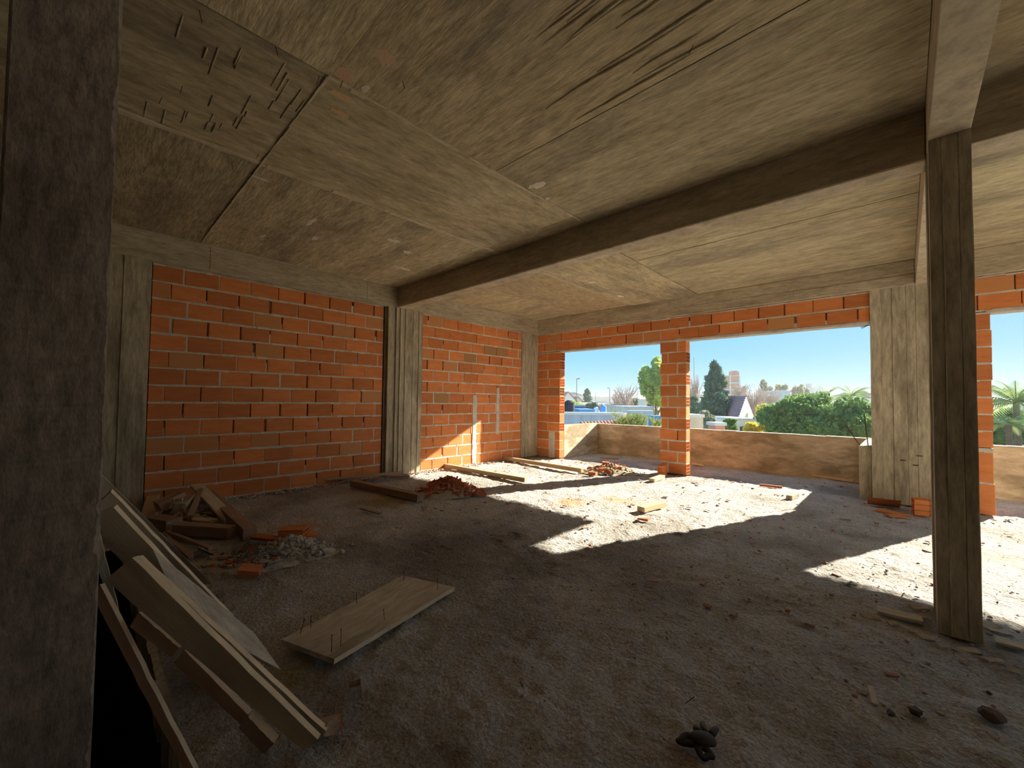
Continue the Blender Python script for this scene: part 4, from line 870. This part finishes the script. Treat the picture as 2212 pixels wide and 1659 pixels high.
# --- buildings
def house(name, u0, u1, vtop, dist, depth, mt, label, roof=None, wins=(), ang=None, vb=None, cat='building', group=None):
    """wall box facing the viewer; u0..u1 left and right edge, vtop top edge"""
    a = D(u0, vtop, dist); b = D(u1, vtop, dist); x = (b-a); x.z = 0; L = x.length; x.normalize(); y = Vector((-x.y, x.x, 0)); z1 = (a.z+b.z)/2-ZG
    g = empty(name, (a.x, a.y, ZG)); tag(g, label, cat, group); X = lambda i, j, k: x*i+y*j+Vector((0, 0, k))
    s = MB(); s.obox(X(L/2, depth/2, z1/2), x*L/2, y*depth/2, Vector((0, 0, z1/2))); s.build('wall', mt, g)
    s = MB(); s.obox(X(L/2, depth/2, z1+.04), x*(L/2+.04), y*(depth/2+.04), Vector((0, 0, .05)))
    if roof != 'none': s.build('roof_edge', m_white if roof is None else roof, g)
    for (fu, fz, w, h) in wins:
        s = MB(); s.obox(X(L*fu, -.02, z1-fz), x*w/2, y*.03, Vector((0, 0, h/2))); wn = s.build('window', m_white, g)
        s = MB(); s.obox(X(L*fu, -.045, z1-fz), x*(w/2-.05), y*.02, Vector((0, 0, h/2-.05))); s.build('pane', m_glass, wn)
    return g, X, L, z1
house('garden_wall', 1215, 1362, 896, 16, .3, m_greywall, 'long blue-grey boundary wall behind the left opening', cat='wall')
house('garden_wall', 1360, 1409, 892, 15.5, .3, m_beige, 'mossy beige boundary wall continuing right from the blue-grey wall', cat='wall', roof=m_greywall)
house('storage_box', 1411, 1434, 898, 14.4, .5, m_blue, 'blue box-like shed beside the brick pillar', roof='none', cat='shed')
house('garden_wall', 1489, 1519, 901, 14, 1.2, m_beige, 'beige wall block with white capping right of the brick pillar', cat='wall')
g, X, L, z1 = house('water_box', 1546, 1566, 919, 13, .5, m_farbrick, 'small brick and white chimney box just above the parapet', cat='chimney')
house('flat_roof_house', 1348, 1412, 881, 24, 5, m_beige, 'low flat-roofed house below the bright yellow-green tree', wins=((.15, .6, .8, .8),), roof=m_greywall)
house('roof_cabin', 1392, 1408, 866, 30, 1.5, m_white, 'small white roof cabin below the bright yellow-green tree', wins=((.6, .5, .4, .6),))
house('blue_roof_house', 1222, 1264, 879, 22, 4, m_bluegrey, 'blue-grey flat-roofed building at the left edge of the opening', roof=m_bluegrey)
house('blue_roof_house', 1252, 1283, 888, 20, 3, m_blue, 'bright blue low building with white parapet in the left opening', roof=m_blue)
# tiled strip roof behind the parapet corner
g = empty('tiled_canopy', D(1290, 915, 11.6)); tag(g, 'narrow clay tiled canopy just behind the parapet corner', 'roof'); b0 = D(1290, 915, 11.6)
for k in range(11):
    s = MB(); p = D(1256+k*7.2, 913.5-k*.3, 11.6)-b0; q = D(1262+k*7.2, 919, 11.0)-b0; s.tube([p, q], .045, 7); s.build('roof_tile', m_tile, g)
s = MB(); s.obox(Vector((0, 0, -.08)), RT*.55, Vector((0, .2, 0)), Vector((0, 0, .03))); s.build('board', m_woodbrown, g)
# pitched-roof houses far left
def gable(name, u0, u1, vr, ve, dist, wm, rm, label, depth=8, side_gable=False):
    a = D(u0, ve, dist); b = D(u1, ve, dist); x = b-a; x.z = 0; L = x.length; x.normalize(); y = Vector((-x.y, x.x, 0)); ze = a.z-ZG; zr = D((u0+u1)/2, vr, dist).z-ZG
    g = empty(name, (a.x, a.y, ZG)); tag(g, label, 'building'); X = lambda i, j, k: x*i+y*j+Vector((0, 0, k))
    s = MB(); s.prism([X(0, 0, 0), X(L, 0, 0), X(L, 0, ze), X(L/2, 0, zr), X(0, 0, ze)], y*depth); s.build('wall', wm, g)
    for sg in (0, 1):
        s = MB(); e = X(L*sg+(.25 if sg else -.25), -.2, ze-.15); t = X(L/2, -.2, zr+.02); s.prism([e, t, t+Vector((0, 0, .14)), e+Vector((0, 0, .14))], y*(depth+.4)); s.build('roof_slope', rm, g)
    s = MB(); s.obox(X(L*.5, -.02, ze-.3), x*.35, y*.03, Vector((0, 0, .45))); w = s.build('window', m_white, g)
    s = MB(); s.obox(X(L*.5, -.04, ze-.3), x*.3, y*.02, Vector((0, 0, .4))); s.build('pane', m_glass, w)
    return g
gable('pitched_house', 1205, 1250, 848, 872, 60, m_white, m_tile, 'pinkish tiled-roof house at the far left skyline')
gable('pitched_house', 1236, 1262, 858, 872, 75, m_white, m_tile, 'second pitched house peeking right of the pinkish one')
# purple-roofed house: steep roof slope seen left of its pale gable
def purple():
    d = 24; A = D(1574, 855, d+2.5); B = D(1611, 855, d-.5); C2 = D(1592, 909, d-1.2); D2 = D(1565, 896, d+2); E2 = D(1627, 898, d+2)
    b = Vector((B.x, B.y, ZG)); g = empty('steep_roof_house', b); tag(g, 'pale house with a steep purple-brown tiled roof', 'building')
    L_ = lambda p: Vector(p)-b
    n = 11      # tile courses
    for k in range(n):
        t0, t1 = k/n, (k+1)/n; s = MB(); p = [A.lerp(D2, t0), B.lerp(C2, t0), B.lerp(C2, t1), A.lerp(D2, t1)]; nn = (p[1]-p[0]).cross(p[3]-p[0]).normalized()
        if nn.dot(EY-p[0]) < 0: nn = -nn
        q = [L_(p[0]), L_(p[1]), L_(p[2])+nn*.05, L_(p[3])+nn*.05]; s.prism(q, -nn*.05); s.build('tile_course', m_purple, g)
    s = MB(); back = Vector((-.4, 2.0, 0)).normalized()*.2
    bl = Vector((C2.x, C2.y, ZG)); br = Vector((E2.x, E2.y, ZG)); s.prism([L_(bl), L_(br), L_(E2), L_(B)-Vector((0, 0, .05)), L_(C2)-Vector((0, 0, .08))], back); s.build('gable_wall', m_beige, g)
    s = MB(); dl = Vector((D2.x, D2.y, ZG)); s.prism([L_(dl), L_(bl), L_(C2)-Vector((0, 0, .15)), L_(D2)-Vector((0, 0, .15))], back*.5); w = s.build('front_wall', m_white, g)
    c = (L_(C2)+L_(D2))/2+Vector((0, 0, -.55)); x = (L_(C2)-L_(D2)); x.z = 0; x.normalize(); s = MB(); s.obox(c+x*.3, x*.35, Vector((x.y, -x.x, 0))*.06, Vector((0, 0, .3))); s.build('window', m_glass, g)
purple()
# brick apartment block under construction
def block():
    d = 62; g, X, L, z1 = house('brick_block', 1562, 1597, 812, d, 5, m_farbrick, 'unfinished red brick apartment block on the skyline', roof=m_white)
    x = X(1, 0, 0)-X(0, 0, 0); y = X(0, 1, 0)-X(0, 0, 0)
    for k in range(1, 5):
        s = MB(); s.obox(X(L/2, -.05, z1-k*1.05), x*L/2, y*.08, Vector((0, 0, .09))); s.build('floor_band', m_white, g)
    for f in (.0, .42, 1.0):
        s = MB(); s.obox(X(L*f, -.06, z1/2), x*.09, y*.08, Vector((0, 0, z1/2))); s.build('frame_column', m_white, g)
    s = MB(); s.obox(X(L*.80, .6, z1+.4), x*.38, y*.4, Vector((0, 0, .4))); s.build('tank_room', m_farbrick, g)
    for f in (.42, .98): s = MB(); s.obox(X(L*f, .1, z1+.3), x*.06, y*.06, Vector((0, 0, .35))); s.build('column_stub', m_farbrick, g)
    s = MB(); s.obox(X(L+.55, 1.5, (z1-1.6)/2), x*.6, y*1.4, Vector((0, 0, (z1-1.6)/2))); s.build('side_wing', m_farbrick, g)
block()
g, X, L, z1 = house('white_tower', 1746, 1779, 838, 70, 4, m_white, 'pale tower block with a round tank behind the big round tree', wins=((.3, 1.2, .5, .6), (.7, 1.2, .5, .6)))
s = MB(); s.tube([X(L*.35, 1, z1), X(L*.35, 1, z1+.75)], .55, 12); s.build('tank', m_greywall, g)
house('grey_block', 1686, 1706, 845, 50, 4, m_greywall, 'grey slab-like building left of the big round tree top')
house('white_house', 1857, 1900, 879, 55, 6, m_white, 'white building in the gap between the tree and the wide column', wins=((.2, .8, .5, .5), (.6, .8, .5, .5)))
house('grey_block', 1860, 1900, 862, 75, 6, m_greywall, 'blue-grey building behind the white one near the wide column', wins=((.3, .8, .6, .5),))
crown_tree(1869, 846, 866, 22, 85, m_ldark, 'tiny distant trees above the blue-grey building', n=500, leaf=.5, seed=21)
house('pergola_house', 1590, 1642, 908, 20, 4, m_white, 'low white house under the bare tree beside the purple-roofed house', wins=((.3, .5, .5, .5), (.7, .5, .5, .5)), roof=m_greywall)
# distant small houses in the left opening
GH = 'small pale far houses of the left opening'
for i, (u0, u1, vt, d, m_) in enumerate(((1268, 1288, 871, 60, m_white), (1290, 1312, 868, 75, m_greywall), (1310, 1322, 872, 55, m_white), (1324, 1346, 866, 80, m_white), (1346, 1370, 864, 85, m_beige), (1368, 1392, 868, 70, m_white), (1236, 1262, 874, 54, m_beige))):
    house('far_house', u0, u1, vt, d, 5, m_, ('pale far house right behind the small distant conifer', 'grey far house between the two street lamps', 'narrow white far house under the second street lamp', 'white far house behind the smaller leafless tree', 'beige far house behind the leafless tree', 'white far house half behind the bright yellow-green tree', 'beige far house behind the nearer street lamp')[i], wins=((.3, 1.0, .9, .9), (.7, 1.0, .9, .9)), group=GH)
# low hills
s = MB(); n = 60; vs = []; fs = []
for k in range(n):
    a = math.radians(-75+k*1.9); d = 380; hh = 6.5+2.0*math.sin(k*.7)+1.5*math.sin(k*1.9); vs += [(math.sin(a)*d, math.cos(a)*d, ZG), (math.sin(a)*d, math.cos(a)*d, hh), (math.sin(a)*(d+30), math.cos(a)*(d+30), ZG)]
for k in range(n-1): fs += [(3*k, 3*k+1, 3*k+4, 3*k+3), (3*k+1, 3*k+2, 3*k+5, 3*k+4)]
s.add(vs, fs); m_hill = mat('hill', (.22, .27, .22), nscale=.05, bump=0); tag(s.build('hills', m_hill, smooth=True), 'low hazy hills on the horizon', kind='structure')
# hedge band low down in the left opening
for i, (u, v0, v1, w, d, m_, lab) in enumerate(((1240, 866, 892, 40, 42, m_lbright, 'yellowish green bushes below the pinkish house'), (1278, 868, 890, 30, 46, m_ldark, 'dark bushes under the small distant conifer'), (1375, 862, 892, 30, 48, m_lgreen, 'dark bush left of the white roof cabin'), (1395, 880, 905, 60, 35, m_lgreen, 'green bushes behind the low flat-roofed house'), (1520, 868, 920, 40, 36, m_lgreen, 'green bushes behind the tall conifer'), (1640, 905, 935, 44, 22, m_lgreen, 'green bushes left below the big round tree'))):
    crown_tree(u, v0, v1, w, d, m_, lab, n=1400, leaf=.28*d/40+.06, nb=10, seed=50+i, name='bush', cat='bush')
# street lamps, antennas, tanks
def lamp(u, v0, v1, dist, armpx, label):
    a = D(u, v0, dist); g = empty('street_lamp', (a.x, a.y, ZG)); tag(g, label, 'lamp post'); h = a.z-ZG; w = .0009*dist
    s = MB(); s.tube([(0, 0, 0), (0, 0, h)], w*1.3, 6, r2=w); s.build('pole', m_metal, g)
    e = RT.copy(); e.z = 0; e.normalize(); L = armpx*dist/FPX; s = MB(); s.tube([(0, 0, h), e*L+Vector((0, 0, h))], w*.8, 5); s.build('arm', m_metal, g)
    s = MB(); s.obox(e*L*.85+Vector((0, 0, h)), e*L*.3, Vector((0, .1, 0)), Vector((0, 0, .06))); s.build('lamp_head', m_metal, g)
lamp(1246, 818, 890, 50, 6, 'tall street lamp with short arm in the left opening, nearer one')
lamp(1317, 838, 880, 70, -4, 'second smaller street lamp further right in the left opening')
for u, v0, d, lab in ((1287, 848, 55, 'thin wooden utility pole between the two street lamps'), (1499, 772, 60, 'thin radio mast just right of the brick pillar')):
    a = D(u, v0, d); s = MB(); s.tube([(a.x, a.y, ZG), (a.x, a.y, a.z)], .0012*d, 5, r2=.0006*d); tag(s.build('mast', m_metal), lab, 'mast')
def tank(u, v, r, dist, mt, label):
    c = D(u, v, dist); g = empty('water_tank', (c.x, c.y, c.z-r)); tag(g, label, 'tank'); s = MB()
    s.tube([(0, 0, 0), (0, 0, r*1.6)], r, 14); s.build('tank_body', mt, g, smooth=False); s = MB(); s.tube([(0, 0, r*1.6), (0, 0, r*2.0)], r*.9, 14, r2=r*.35); s.build('lid', mt, g)
    s = MB(); z = c.z-r-ZG; s.obox((0, 0, -z/2), (r*.8, 0, 0), (0, r*.8, 0), (0, 0, z/2)); s.build('base', m_greywall, g)
tank(1303, 882, .17, 22, m_blue, 'round blue water tank in the left opening')
tank(1288, 884, .13, 22, m_white, 'small white tank left of the round blue one')
tank(1229, 877, .28, 20, m_black, 'black water tank on the blue-grey roof at the left')

# thin morning haze lying over the gardens and the town
hz = bpy.data.materials.new('haze'); hz.use_nodes = True; t = hz.node_tree; t.nodes.clear()
v = N(t, 'ShaderNodeVolumeScatter'); v.inputs['Color'].default_value = (.95, .97, 1, 1); v.inputs['Density'].default_value = .0012; v.inputs['Anisotropy'].default_value = .35
ou = N(t, 'ShaderNodeOutputMaterial'); t.links.new(v.outputs[0], ou.inputs['Volume'])
s = MB(); s.box((-260, 9.6, ZG+.02), (160, 300, 5.0)); tag(s.build('haze', hz), 'thin pale haze over the gardens and far houses', kind='structure')
